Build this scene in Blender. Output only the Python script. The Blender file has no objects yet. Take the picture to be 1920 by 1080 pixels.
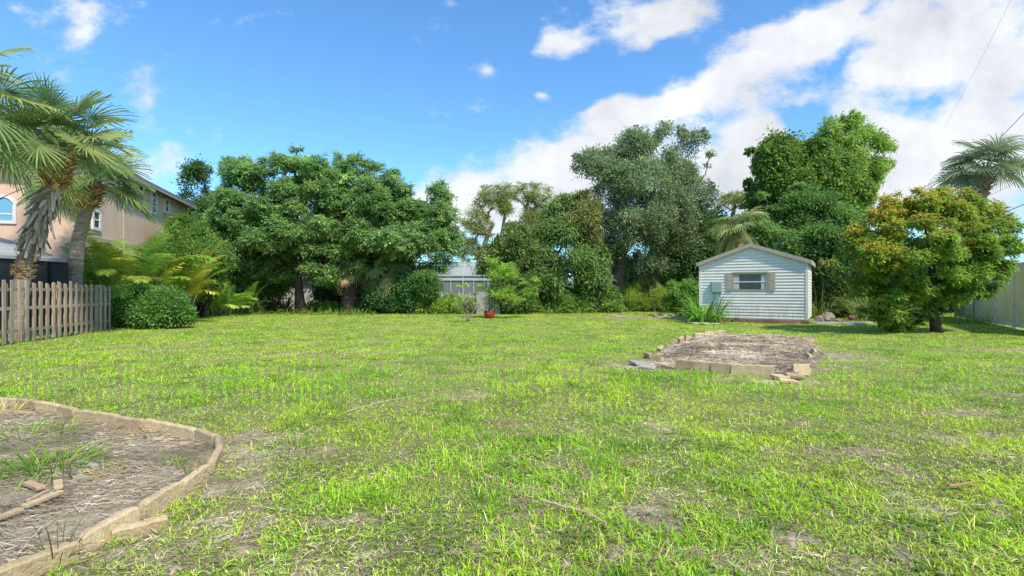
import bpy, math
import numpy as np
from mathutils import Vector, Matrix

PI = math.pi
FP = 960.0      # focal length in photo pixels (1920 wide)
HZ = 546.0      # horizon row
CH = 1.4        # camera height
scene = bpy.context.scene
C = scene.collection
R_ = np.random.default_rng(7)

def P(px, py, Y):
    return np.array([(px - 960) * Y / FP, Y, CH - (py - HZ) * Y / FP])
def G(px, py, z=0.0):
    Y = (CH - z) * FP / (py - HZ)
    return np.array([(px - 960) * Y / FP, Y, z])
def nrm(v):
    v = np.asarray(v, float)
    return v / (np.linalg.norm(v, axis=-1, keepdims=True) + 1e-9)

# ---------------------------------------------------------------- noise
def vnoise(x, y, seed=0):
    xi = np.floor(x).astype(np.int64); yi = np.floor(y).astype(np.int64)
    fx = x - xi; fy = y - yi
    fx = fx * fx * (3 - 2 * fx); fy = fy * fy * (3 - 2 * fy)
    def h(a, b):
        n = (a * 374761393 + b * 668265263 + seed * 982451653) & 0xffffffff
        n = ((n ^ (n >> 13)) * 1274126177) & 0xffffffff
        n = (n ^ (n >> 16)) & 0xffffffff
        return n / 4294967295.0
    return (h(xi, yi) * (1 - fx) + h(xi + 1, yi) * fx) * (1 - fy) + (h(xi, yi + 1) * (1 - fx) + h(xi + 1, yi + 1) * fx) * fy
def fbm(x, y, s, seed=0, o=4):
    r = 0; a = .5; t = 0
    for k in range(o):
        r = r + a * vnoise(x * s + 17.3 * k, y * s - 9.1 * k, seed + k); t += a
        a *= .55; s *= 2.03
    return r / t
def sstep(a, b, x):
    t = np.clip((x - a) / (b - a), 0, 1); return t * t * (3 - 2 * t)

# ---------------------------------------------------------------- materials
def mat(name, col=(.5, .5, .5), rough=.8, attr=False, noise=None, trans=0., bump=None, metal=0., spec=.3, rnd=0., coord='Object', alpha=None, streak=None):
    m = bpy.data.materials.new(name); m.use_nodes = True
    nt = m.node_tree; N = nt.nodes; L = nt.links; N.clear()
    out = N.new('ShaderNodeOutputMaterial')
    b = N.new('ShaderNodeBsdfPrincipled')
    b.inputs['Roughness'].default_value = rough; b.inputs['Metallic'].default_value = metal
    b.inputs['Specular IOR Level'].default_value = spec
    if attr:
        a = N.new('ShaderNodeAttribute'); a.attribute_name = 'Col'; src = a.outputs['Color']
    else:
        a = N.new('ShaderNodeRGB'); a.outputs[0].default_value = (*col, 1); src = a.outputs[0]
    tc = N.new('ShaderNodeTexCoord')
    def mixc(src, fac, c, mode='MIX'):
        mx = N.new('ShaderNodeMix'); mx.data_type = 'RGBA'; mx.blend_type = mode
        if hasattr(fac, 'node'): L.new(fac, mx.inputs[0])
        else: mx.inputs[0].default_value = fac
        L.new(src, mx.inputs[6])
        if hasattr(c, 'node'): L.new(c, mx.inputs[7])
        else: mx.inputs[7].default_value = (*c, 1)
        return mx.outputs[2]
    for (sc, lo, hi, c2) in (noise or []):
        n = N.new('ShaderNodeTexNoise'); n.inputs['Scale'].default_value = sc; n.inputs['Detail'].default_value = 5; n.inputs['Roughness'].default_value = .65
        if streak:
            mp = N.new('ShaderNodeMapping'); mp.inputs['Scale'].default_value = streak
            L.new(tc.outputs[coord], mp.inputs[0]); L.new(mp.outputs[0], n.inputs['Vector'])
        else: L.new(tc.outputs[coord], n.inputs['Vector'])
        r = N.new('ShaderNodeMapRange'); r.inputs[1].default_value = lo; r.inputs[2].default_value = hi
        L.new(n.outputs['Fac'], r.inputs[0]); src = mixc(src, r.outputs[0], c2)
    if rnd > 0:
        oi = N.new('ShaderNodeObjectInfo'); r = N.new('ShaderNodeMapRange')
        r.inputs[3].default_value = 1 - rnd; r.inputs[4].default_value = 1 + rnd
        L.new(oi.outputs['Random'], r.inputs[0])
        hs = N.new('ShaderNodeHueSaturation'); L.new(r.outputs[0], hs.inputs['Value']); L.new(src, hs.inputs['Color']); src = hs.outputs[0]
    L.new(src, b.inputs['Base Color'])
    if bump:
        n = N.new('ShaderNodeTexNoise'); n.inputs['Scale'].default_value = bump[0]; n.inputs['Detail'].default_value = 4
        if streak:
            mp = N.new('ShaderNodeMapping'); mp.inputs['Scale'].default_value = streak
            L.new(tc.outputs[coord], mp.inputs[0]); L.new(mp.outputs[0], n.inputs['Vector'])
        else: L.new(tc.outputs[coord], n.inputs['Vector'])
        bp = N.new('ShaderNodeBump'); bp.inputs['Strength'].default_value = bump[1]; bp.inputs['Distance'].default_value = bump[2]
        L.new(n.outputs['Fac'], bp.inputs['Height']); L.new(bp.outputs[0], b.inputs['Normal'])
    sh = b.outputs[0]
    if trans > 0:
        t = N.new('ShaderNodeBsdfTranslucent'); L.new(src, t.inputs[0])
        mx = N.new('ShaderNodeMixShader'); mx.inputs[0].default_value = trans
        L.new(sh, mx.inputs[1]); L.new(t.outputs[0], mx.inputs[2]); sh = mx.outputs[0]
    if alpha is not None:
        t = N.new('ShaderNodeBsdfTransparent'); mx = N.new('ShaderNodeMixShader'); mx.inputs[0].default_value = alpha
        L.new(t.outputs[0], mx.inputs[1]); L.new(sh, mx.inputs[2]); sh = mx.outputs[0]
    L.new(sh, out.inputs[0]); return m

MT = {}
LEAFGAIN = np.array([2.95, 2.75, 2.35]); GRASSGAIN = np.array([1.86, 1.74, 1.3])
MT['leaf'] = mat('leaf', attr=True, rough=.6, trans=.45, spec=.2)
MT['grass'] = mat('grass_blade', attr=True, rough=.6, trans=.35, spec=.2)
MT['straw'] = mat('straw', attr=True, rough=.9, spec=.1)
MT['ground'] = mat('ground', attr=True, rough=.95, spec=.08, coord='Object',
                   noise=[(70, .48, .72, (.44, .37, .20)), (28, .5, .70, (.09, .085, .03)), (9, .5, .75, (.26, .28, .07))], bump=(60, .9, .025))
MT['bark'] = mat('bark', (.12, .095, .07), .9, noise=[(9, .4, .7, (.22, .19, .15))], bump=(22, .8, .03), streak=(1, 1, .25))
MT['barkdark'] = mat('bark_dark', (.045, .036, .028), .9, noise=[(9, .4, .7, (.09, .075, .06))], bump=(22, .8, .03), streak=(1, 1, .25))
MT['barkpale'] = mat('bark_pale', (.26, .23, .19), .9, noise=[(7, .4, .7, (.14, .12, .1))], bump=(15, .6, .03), streak=(1, 1, .3))
MT['palmbark'] = mat('palm_bark', (.40, .31, .23), .9, noise=[(6, .4, .65, (.20, .145, .10)), (25, .5, .7, (.52, .44, .34))], bump=(30, 1., .03), streak=(.5, .5, 3.))
MT['palmgrey'] = mat('palm_grey', (.30, .31, .28), .85, noise=[(5, .4, .65, (.20, .22, .19))], bump=(20, .5, .02), streak=(.5, .5, 3.))
MT['boot'] = mat('leaf_boot', attr=True, rough=.9, spec=.1)
MT['fencewood'] = mat('weathered_wood', (.37, .265, .175), .9, noise=[(5, .35, .7, (.46, .38, .30)), (18, .55, .8, (.16, .12, .085))], bump=(25, .5, .01), streak=(4, 4, .35), rnd=.25, spec=.1)
MT['stucco'] = mat('stucco', (.74, .52, .40), .95, noise=[(1.2, .4, .7, (.68, .46, .34)), (6, .55, .8, (.62, .43, .33))], bump=(60, .3, .01), spec=.1)
MT['white'] = mat('white_paint', (.74, .75, .74), .5, noise=[(3, .5, .8, (.66, .67, .66))])
MT['siding'] = mat('vinyl_siding', (.84, .79, .71), .5, noise=[(1.5, .42, .72, (.74, .69, .61)), (14, .55, .85, (.66, .61, .53))], spec=.35)
MT['beige'] = mat('beige_trim', (.44, .385, .29), .6, noise=[(6, .45, .75, (.38, .33, .25))])
MT['greymetal'] = mat('grey_metal', (.36, .41, .39), .45, metal=.2)
MT['roof'] = mat('roof_tile', (.22, .19, .17), .9, noise=[(12, .4, .7, (.2, .18, .165))], bump=(30, .5, .02))
MT['roofgrey'] = mat('roof_grey', (.33, .34, .34), .8, noise=[(5, .4, .7, (.26, .27, .27))])
MT['glass'] = mat('window_glass', (.05, .07, .09), .08, spec=.6)
MT['glassblue'] = mat('window_glass_blinds', (.16, .42, .62), .15, spec=.6)
MT['dark'] = mat('dark_interior', (.02, .022, .024), .7)
MT['curtain'] = mat('curtain', (.62, .62, .60), .9, streak=(30, 1, 1), noise=[(4, .4, .6, (.4, .4, .4))])
MT['screendark'] = mat('dark_screen', (.045, .05, .06), .6, alpha=.82)
MT['screen'] = mat('insect_screen', (.38, .42, .42), .6, alpha=.42)
MT['cream'] = mat('cream_wall', (.50, .47, .40), .9, noise=[(1, .4, .7, (.42, .40, .34))])
MT['greywall'] = mat('grey_block_wall', (.36, .34, .31), .9, noise=[(4, .4, .7, (.3, .28, .26))])
MT['block'] = mat('tan_concrete', (.56, .41, .225), .92, noise=[(3.5, .38, .66, (.40, .295, .17)), (9, .5, .72, (.30, .235, .17)), (45, .5, .75, (.68, .53, .37))], bump=(60, .8, .012), rnd=.25, spec=.1)
MT['brick'] = mat('red_brick', (.30, .155, .12), .9, noise=[(10, .4, .7, (.38, .24, .20))], bump=(50, .5, .01), rnd=.3, spec=.1)
MT['rock'] = mat('rock', (.34, .29, .23), .9, noise=[(6, .4, .65, (.2, .16, .12)), (20, .5, .7, (.46, .4, .33))], bump=(14, .8, .04), rnd=.15)
MT['slate'] = mat('grey_paver', (.24, .25, .29), .85, noise=[(5, .4, .7, (.32, .32, .35))], rnd=.1)
MT['palestone'] = mat('pale_stone', (.44, .40, .33), .9, noise=[(8, .4, .7, (.34, .3, .24))], bump=(30, .5, .01), rnd=.15)
MT['vinyltan'] = mat('vinyl_fence', (.95, .82, .42), .6, noise=[(1.5, .4, .7, (.82, .70, .36))])
MT['vinylpost'] = mat('vinyl_post', (.86, .82, .66), .55, noise=[(2, .4, .7, (.48, .49, .40))])
MT['cageframe'] = mat('cage_frame', (.42, .44, .43), .5, noise=[(3, .4, .7, (.42, .45, .44))])
MT['pot'] = mat('red_glazed_pot', (.33, .045, .012), .25, noise=[(8, .4, .7, (.2, .03, .012))], spec=.6)
MT['wire'] = mat('wire', (.02, .02, .022), .6)
MT['post'] = mat('old_post', (.26, .24, .2), .9, noise=[(12, .4, .7, (.16, .145, .12))])
MT['lumber'] = mat('split_lumber', (.52, .38, .22), .85, noise=[(8, .4, .7, (.4, .28, .16))], streak=(.4, 5, 5), rnd=.15)
MT['soil'] = mat('bed_soil', attr=True, rough=.95, spec=.05, noise=[(40, .5, .75, (.44, .36, .26)), (15, .52, .75, (.16, .125, .09))], bump=(40, .9, .03))

def dirt(key, zlo, zhi, c, amt=.7, axis=2, sc=3.):
    m = MT[key]; nt = m.node_tree; N = nt.nodes; L = nt.links
    b = next(n for n in N if n.type == 'BSDF_PRINCIPLED'); src = b.inputs['Base Color'].links[0].from_socket
    tc = N.new('ShaderNodeTexCoord'); sp = N.new('ShaderNodeSeparateXYZ'); L.new(tc.outputs['Object'], sp.inputs[0])
    r = N.new('ShaderNodeMapRange'); r.inputs[1].default_value = zlo; r.inputs[2].default_value = zhi; r.inputs[3].default_value = 1; r.inputs[4].default_value = 0
    L.new(sp.outputs[axis], r.inputs[0])
    mp = N.new('ShaderNodeMapping'); mp.inputs['Scale'].default_value = (4, 4, .8); L.new(tc.outputs['Object'], mp.inputs[0])
    n = N.new('ShaderNodeTexNoise'); n.inputs['Scale'].default_value = sc; n.inputs['Detail'].default_value = 6; L.new(mp.outputs[0], n.inputs['Vector'])
    r2 = N.new('ShaderNodeMapRange'); r2.inputs[1].default_value = .38; r2.inputs[2].default_value = .68; r2.inputs[4].default_value = amt; L.new(n.outputs['Fac'], r2.inputs[0])
    mu = N.new('ShaderNodeMath'); mu.operation = 'MULTIPLY'; L.new(r.outputs[0], mu.inputs[0]); L.new(r2.outputs[0], mu.inputs[1])
    mx = N.new('ShaderNodeMix'); mx.data_type = 'RGBA'; L.new(mu.outputs[0], mx.inputs[0]); L.new(src, mx.inputs[6]); mx.inputs[7].default_value = (*c, 1); L.new(mx.outputs[2], b.inputs['Base Color'])
dirt('siding', .15, 1.1, (.36, .36, .26), .75); dirt('siding', 4.2, 1.6, (.52, .52, .46), .3)
dirt('fencewood', 0., .8, (.12, .13, .08), .8); dirt('stucco', 5.2, 7.2, (.50, .36, .27), .0, sc=1.5); dirt('vinyltan', 0., 1.4, (.34, .36, .2), .6)
# ---------------------------------------------------------------- object helpers
def tag(o, label=None, cat=None, group=None, kind=None):
    if label: o['label'] = label
    if cat: o['category'] = cat
    if group: o['group'] = group
    if kind: o['kind'] = kind
    return o
def empty(name, loc, label, cat, group=None, rz=0):
    o = bpy.data.objects.new(name, None); C.objects.link(o); o.location = tuple(loc); o.rotation_euler = (0, 0, rz)
    o.empty_display_size = .1
    return tag(o, label, cat, group)
def pmesh(name, V, F, m, parent=None, col=None, smooth=False, loc=None, world=True):
    """V (N,3), F (M,k) int array or list; world coordinates unless world=False"""
    V = np.asarray(V, np.float32)
    if parent is not None and world:
        V = V - np.array(parent.location, np.float32)
    if loc is not None:
        V = V - np.array(loc, np.float32)
    me = bpy.data.meshes.new(name)
    if isinstance(F, np.ndarray):
        k = F.shape[1]; n = len(F)
        me.vertices.add(len(V)); me.vertices.foreach_set('co', V.ravel())
        me.loops.add(n * k); me.loops.foreach_set('vertex_index', F.astype(np.int32).ravel())
        me.polygons.add(n); me.polygons.foreach_set('loop_start', np.arange(0, n * k, k, dtype=np.int32))
        me.update(calc_edges=True)
    else:
        me.from_pydata([tuple(map(float, v)) for v in V], [], [tuple(int(i) for i in f) for f in F]); me.update()
    if col is not None:
        if m == 'leaf': col = np.asarray(col) * LEAFGAIN
        if m == 'grass': col = np.asarray(col) * GRASSGAIN
        a = me.color_attributes.new('Col', 'FLOAT_COLOR', 'POINT')
        c = np.ones((len(V), 4), np.float32); c[:, :3] = np.clip(col, 0, 1); a.data.foreach_set('color', c.ravel())
    if smooth: me.polygons.foreach_set('use_smooth', np.ones(len(me.polygons), bool))
    me.materials.append(MT[m])
    o = bpy.data.objects.new(name, me); C.objects.link(o)
    if parent is not None: o.parent = parent
    if loc is not None: o.location = tuple(loc)
    return o
class MB:
    def __init__(s): s.V = []; s.F = []; s.c = []
    def add(s, V, F, col=None):
        b = len(s.V); s.V += [tuple(v) for v in V]; s.F += [tuple(b + i for i in f) for f in F]
        if col is not None: s.c += [tuple(col)] * len(V)
        return s
    def box(s, c, d, rz=0, M=None, col=None):
        d = np.array(d) / 2; v = np.array([(x, y, z) for x in (-1, 1) for y in (-1, 1) for z in (-1, 1)]) * d
        if rz: v = v @ np.array([[math.cos(rz), math.sin(rz), 0], [-math.sin(rz), math.cos(rz), 0], [0, 0, 1]])
        if M is not None: v = v @ np.array(M).T
        v = v + np.array(c)
        return s.add(v, [(0, 1, 3, 2), (4, 6, 7, 5), (0, 4, 5, 1), (2, 3, 7, 6), (0, 2, 6, 4), (1, 5, 7, 3)], col)
    def span(s, a, b, col=None):
        a = np.array(a, float); b = np.array(b, float); return s.box((a + b) / 2, np.abs(b - a), col=col)
    def bar(s, a, b, w, h=None, col=None):
        a = np.array(a, float); b = np.array(b, float); h = h or w
        d = b - a; L = np.linalg.norm(d); d /= L
        up = np.array([0, 0, 1.]) if abs(d[2]) < .95 else np.array([0, 1., 0])
        x = nrm(np.cross(d, up)); z = np.cross(x, d)
        return s.box((a + b) / 2, (w, L, h), M=np.array([x, d, z]).T, col=col)
    def tube(s, pts, rad, n=8, cap=True, col=None):
        V, F = tube(pts, rad, n); s.add(V, F, col)
        return s
    def build(s, name, m, parent=None, world=True, smooth=False, bevel=0, loc=None):
        o = pmesh(name, s.V, s.F, m, parent, col=(s.c if s.c else None), smooth=smooth, world=world, loc=loc)
        if bevel:
            bm = o.modifiers.new('bevel', 'BEVEL'); bm.width = bevel; bm.segments = 2; bm.limit_method = 'ANGLE'
        return o
def tube(pts, rad, n=8):
    pts = np.array(pts, float); k = len(pts); rad = np.broadcast_to(rad, (k,))
    T = nrm(np.gradient(pts, axis=0)) if k > 1 else None
    V = []; F = []
    ref = np.array([0.31, .93, .17]); x = nrm(np.cross(T[0], ref))
    for i in range(k):
        x = nrm(x - T[i] * np.dot(x, T[i])); y = np.cross(T[i], x)
        for j in range(n):
            a = 2 * PI * j / n; V.append(pts[i] + rad[i] * (math.cos(a) * x + math.sin(a) * y))
    for i in range(k - 1):
        for j in range(n):
            F.append((i * n + j, i * n + (j + 1) % n, (i + 1) * n + (j + 1) % n, (i + 1) * n + j))
    F.append(tuple(range(n))[::-1]); F.append(tuple((k - 1) * n + j for j in range(n)))
    return V, F

# ---------------------------------------------------------------- foliage
def leaf_quads(c, d, n, L, W):
    """rhombic folded leaves; c,d,n (N,3); L,W (N,)"""
    d = nrm(d); s = nrm(np.cross(n, d)); n = np.cross(d, s)
    L = L[:, None]; W = W[:, None]
    V = np.stack([c - d * L * .5, c + s * W * .5 + n * W * .15, c + d * L * .5 - n * L * .12, c - s * W * .5 + n * W * .15], 1)
    N = len(c); F = (np.arange(N)[:, None] * 4 + np.arange(4)[None]).astype(np.int32)
    return V.reshape(-1, 3), F
def inpoly(x, y, poly):
    poly = np.asarray(poly, float); r = np.zeros(np.shape(x), bool); j = len(poly) - 1
    for i in range(len(poly)):
        xi, yi = poly[i]; xj, yj = poly[j]
        with np.errstate(divide='ignore', invalid='ignore'):
            c = ((yi > y) != (yj > y)) & (x < (xj - xi) * (y - yi) / (yj - yi + 1e-12) + xi)
        r ^= c; j = i
    return r
def edist(x, y, poly):
    poly = np.asarray(poly, float); best = np.full(np.shape(x), 1e9)
    for i in range(len(poly)):
        a = poly[i - 1]; b = poly[i]; ab = b - a
        t = np.clip(((x - a[0]) * ab[0] + (y - a[1]) * ab[1]) / (ab @ ab + 1e-9), 0, 1)
        best = np.minimum(best, np.hypot(x - a[0] - t * ab[0], y - a[1] - t * ab[1]))
    return best
def roughen(poly, amp, rng):
    poly = np.asarray(poly, float); out = []
    q = np.roll(poly, -1, 0); sg = 1. if np.sum(poly[:, 0] * q[:, 1] - q[:, 0] * poly[:, 1]) > 0 else -1.
    for i in range(len(poly)):
        a = poly[i]; b = poly[(i + 1) % len(poly)]; L = np.linalg.norm(b - a); k = max(1, int(L / 14)); n = np.array([b[1] - a[1], a[0] - b[0]]) / (L + 1e-6)
        for j in range(k): out.append(a + (b - a) * j / k + n * (rng.normal() * amp * .6 + sg * amp * .45))
    return np.array(out)
def lumps(poly, Y, n, rmin, rmax, depth, rng, flat=1., edge=.35):
    """foliage masses filling the crown outline: world centres and radii"""
    poly = roughen(poly, rmax * .55, rng); lo = poly.min(0); hi = poly.max(0)
    out = []; tries = 0
    while len(out) < n and tries < n * 60:
        tries += 1
        x = rng.uniform(lo[0], hi[0]); y = rng.uniform(lo[1], hi[1])
        if not inpoly(x, y, poly): continue
        d = float(edist(x, y, poly))
        if rng.random() < edge and d > rmax * 1.3: continue
        r = min(rmax, max(rmin, d * .9)) * rng.uniform(.75, 1.1)
        dm = min(depth, .25 + (d - rmin * .5) * Y / FP * 1.1)
        dy = rng.uniform(-1, 1) * max(dm, .2)
        if dy > 0 and rng.random() < .35: dy = -dy
        out.append((*P(x, y, Y + dy), r * Y / FP))
    a = np.array(out); return a[:, :3], a[:, 3]
def crown(ct, rr, rng, sub, per, L, W, cols, flat=(1, 1, 1), spread=.35, up=.6, droop=0., tipcol=None, tipf=None, shell=.75, colvar=.25, out=.6, stray=.25, rosette=0.):
    """leaves in sub-clumps over each mass. cols list of (r,g,b)"""
    nL = len(ct); flat = np.array(flat)
    k = np.maximum(2, (sub * (rr / rr.mean()) ** 2)).astype(int)
    idx = np.repeat(np.arange(nL), k); M = len(idx)
    dv = nrm(rng.normal(size=(M, 3)) + np.array([0, -.25, .35]))
    rad = (shell + (1 - shell) * rng.random(M))
    rad = np.where(rng.random(M) < stray, rad * rng.uniform(1.1, 1.55, M), rad)[:, None] * rr[idx][:, None]
    sc = ct[idx] + dv * rad * flat
    lc = rng.uniform(0, 1, nL)[idx]                     # tone of the mass
    st = np.clip(lc * .5 + rng.uniform(0, 1, M) * .5, 0, 1)
    cols = np.array(cols); ci = rng.integers(0, len(cols), M)
    cc = cols[ci] * (1 - colvar + 2 * colvar * st)[:, None]
    if tipf is not None:
        f = tipf(sc, dv, rng)[:, None]; tc = np.array(tipcol)[rng.integers(0, len(tipcol), M)]
        cc = cc * (1 - f) + tc * f
    li = np.repeat(np.arange(M), per); N = len(li)
    off = rng.normal(size=(N, 3)) * (rr[idx][li] * spread)[:, None] * np.array(flat) 
    c = sc[li] + off
    d = nrm(nrm(off) * .9 + dv[li] * out + rng.normal(size=(N, 3)) * .5 + np.array([0, 0, -droop]))
    n = nrm(np.array([0, 0, up]) + dv[li] * (1 - up) + rng.normal(size=(N, 3)) * .45)
    if rosette > 0:
        az = rng.uniform(0, 2 * PI, N); el = rng.uniform(-.75, .35, N); tl = rng.normal(size=(M, 2))[li] * .25
        d = np.stack([np.cos(az) * np.cos(el), np.sin(az) * np.cos(el), np.sin(el) + tl[:, 0] * np.cos(az) + tl[:, 1] * np.sin(az)], 1)
        rs = (rosette * rng.uniform(.7, 1.3, M))[li]
        c = sc[li] + d * (rs * rng.uniform(.3, 1., N))[:, None] + rng.normal(size=(N, 3)) * .03
        n = nrm(np.array([0, 0, 1.]) + rng.normal(size=(N, 3)) * .3)
    Ls = L * rng.uniform(.6, 1.3, N); Ws = W * rng.uniform(.7, 1.3, N)
    V, F = leaf_quads(c, d, n, Ls, Ws)
    col = cc[li] * rng.uniform(.78, 1.22, (N, 1)) * (1 + rng.normal(size=(N, 3)) * .04)
    keep = V.reshape(-1, 4, 3)[:, :, 2].min(1) > .01
    V = V.reshape(-1, 4, 3)[keep].reshape(-1, 3); col = col[keep]; F = (np.arange(len(col))[:, None] * 4 + np.arange(4)[None]).astype(np.int32)
    return V, F, np.repeat(col, 4, 0), sc
def skeleton(mb, trunk, tr, ct, rr, rng, r0=.02, pw=.45, n=6, twig=None, ntw=0, bias=.4, wig=.12):
    """limbs: each mass hangs from the nearest limb node; thickness from the load carried"""
    nodes = [np.array(p, float) for p in trunk]; par = [-1] + list(range(len(trunk) - 1)); nt = len(trunk)
    plen = [0.]
    for i in range(1, nt): plen.append(plen[-1] + np.linalg.norm(nodes[i] - nodes[i - 1]))
    first = max(1, nt // 2)
    order = np.argsort(np.linalg.norm(ct - nodes[-1], axis=1))
    for i in order:
        A = np.array(nodes[first:]); d = np.linalg.norm(A - ct[i], axis=1)
        pl = np.array(plen[first:])
        # limbs rise: penalise hanging from a higher node
        cost = d + bias * pl + .6 * np.maximum(0, A[:, 2] - ct[i][2])
        j = int(np.argmin(cost)) + first
        nodes.append(ct[i].astype(float)); par.append(j); plen.append(plen[j] + d[j - first])
    cnt = np.ones(len(nodes))
    for i in range(len(nodes) - 1, 0, -1): cnt[par[i]] += cnt[i]
    mb.tube(trunk, tr, 12)
    for i in range(nt, len(nodes)):
        a = nodes[par[i]]; b = nodes[i]; L = np.linalg.norm(b - a)
        if L < .05: continue
        ra = r0 * cnt[i] ** pw; rb = max(r0 * .7, ra * .6)
        if par[i] < nt: ra = min(ra, tr[par[i]] * .8)
        t = np.linspace(0, 1, 5)[:, None]
        w = rng.normal(size=(5, 3)) * L * wig * .5; w[0] = 0; w[-1] = 0
        pts = a + (b - a) * t + w + np.array([0, 0, 1]) * (np.sin(t * PI) * L * .08)
        mb.tube(pts, np.linspace(ra, rb, 5), n)
    return nodes
def twigs(mb, ct, sc_idx_pts, rng, r=.012):
    for a, b in sc_idx_pts:
        m = (a + b) / 2 + rng.normal(size=3) * np.linalg.norm(b - a) * .1
        mb.tube([a, m, b], [r, r * .7, r * .35], 4)

def tree(name, label, cat, poly, Y, base, trunkpts, trunkr, nl, rpx, depth, seed, sub, per, L, W, cols, bark='bark', group=None, twn=3, r0=.02, part='crown', flatl=(1, 1, 1), bias=.4, pw=.45, **kw):
    rng = np.random.default_rng(seed)
    ct, rr = lumps(poly, Y, nl, rpx[0], rpx[1], depth, rng)
    root = empty(name, base, label, cat, group)
    if trunkpts is not None:
        mb = MB(); skeleton(mb, trunkpts, trunkr, ct, rr, rng, r0=r0, bias=bias, pw=pw)
        if twn:
            for i in range(len(ct)):
                for _ in range(twn):
                    v = nrm(rng.normal(size=3) + np.array([0, -.2, .3])); twigs(mb, None, [(ct[i], ct[i] + v * rr[i] * .95 * np.array(flatl))], rng, r=max(.008, r0 * .45))
        mb.build('trunk', bark, root, smooth=True)
    V, F, c, sc = crown(ct, rr, rng, sub, per, L, W, cols, flat=flatl, **kw)
    pmesh(part, V, F, 'leaf', root, col=c)
    return root, ct, rr
def shrub(name, label, cat, poly, Y, seed, nl, rpx, depth, sub, per, L, W, cols, group=None, part=None, **kw):
    rng = np.random.default_rng(seed)
    ct, rr = lumps(poly, Y, nl, rpx[0], rpx[1], depth, rng)
    pl = np.array(poly, float); cx = pl[:, 0].mean()
    base = np.array([(cx - 960) * Y / FP, Y, 0.])
    V, F, c, sc = crown(ct, rr, rng, sub, per, L, W, cols, **kw)
    root = empty(name, base, label, cat, group)
    mb = MB()
    for i in range(0, len(ct)):
        b0 = base + np.array([(ct[i][0] - base[0]) * .35, (ct[i][1] - base[1]) * .3, 0]) + rng.normal(size=3) * .1
        b0[2] = 0; mb.tube([b0, (b0 + ct[i]) / 2 + rng.normal(size=3) * .05, ct[i]], [.03, .02, .01], 5)
    mb.build('stem', 'barkdark', root)
    pmesh('foliage', V, F, 'leaf', root, col=c)
    return root

def strip_leaf(base, d, L, W, droop, nseg, rng, twist=0.):
    """one arching blade: returns V (2n+1), quads+tri as faces"""
    d = nrm(d); side = nrm(np.cross(d, [0, 0, 1.]) + rng.normal(size=3) * .15 + 1e-6)
    V = []; p = np.array(base, float); dd = d.copy(); st = L / nseg
    for i in range(nseg + 1):
        t = i / nseg; w = W * (math.sin(PI * min(1, .18 + .82 * t)) ** .7 if t < 1 else 0.02)
        V += [p - side * w / 2, p + side * w / 2]
        dd = nrm(dd + np.array([0, 0, -droop / nseg * (1 + t)])); p = p + dd * st
    F = [(2 * i, 2 * i + 1, 2 * i + 3, 2 * i + 2) for i in range(nseg)]
    return V, F
def tuft(rng, base, n, L, W, cols, spread=.15, lean=.5, droop=1.2, nseg=5, Lv=.3):
    Vs = []; Fs = []; Cs = []; b = 0; cols = np.array(cols) * np.array([.68, .60, .68])
    for i in range(n):
        a = rng.uniform(0, 2 * PI); r = spread * math.sqrt(rng.random()); ln = lean * rng.uniform(.2, 1.2)
        p = np.array(base) + np.array([math.cos(a) * r, math.sin(a) * r, 0])
        a2 = a + rng.normal() * .5
        d = np.array([math.cos(a2) * ln, math.sin(a2) * ln, 1.])
        V, F = strip_leaf(p, d, L * rng.uniform(1 - Lv, 1 + Lv), W * rng.uniform(.7, 1.2), droop * rng.uniform(.5, 1.3), nseg, rng)
        Vs += V; Fs += [tuple(b + k for k in f) for f in F]; b += len(V)
        c = cols[rng.integers(len(cols))] * rng.uniform(.75, 1.25)
        Cs += [c] * len(V)
    return np.array(Vs), np.array(Fs, np.int32), np.array(Cs)
def join(parts):
    Vs = []; Fs = []; Cs = []; b = 0
    for V, F, c in parts: Vs.append(V); Fs.append(F + b); Cs.append(c); b += len(V)
    return np.concatenate(Vs), np.concatenate(Fs), np.concatenate(Cs)

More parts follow.
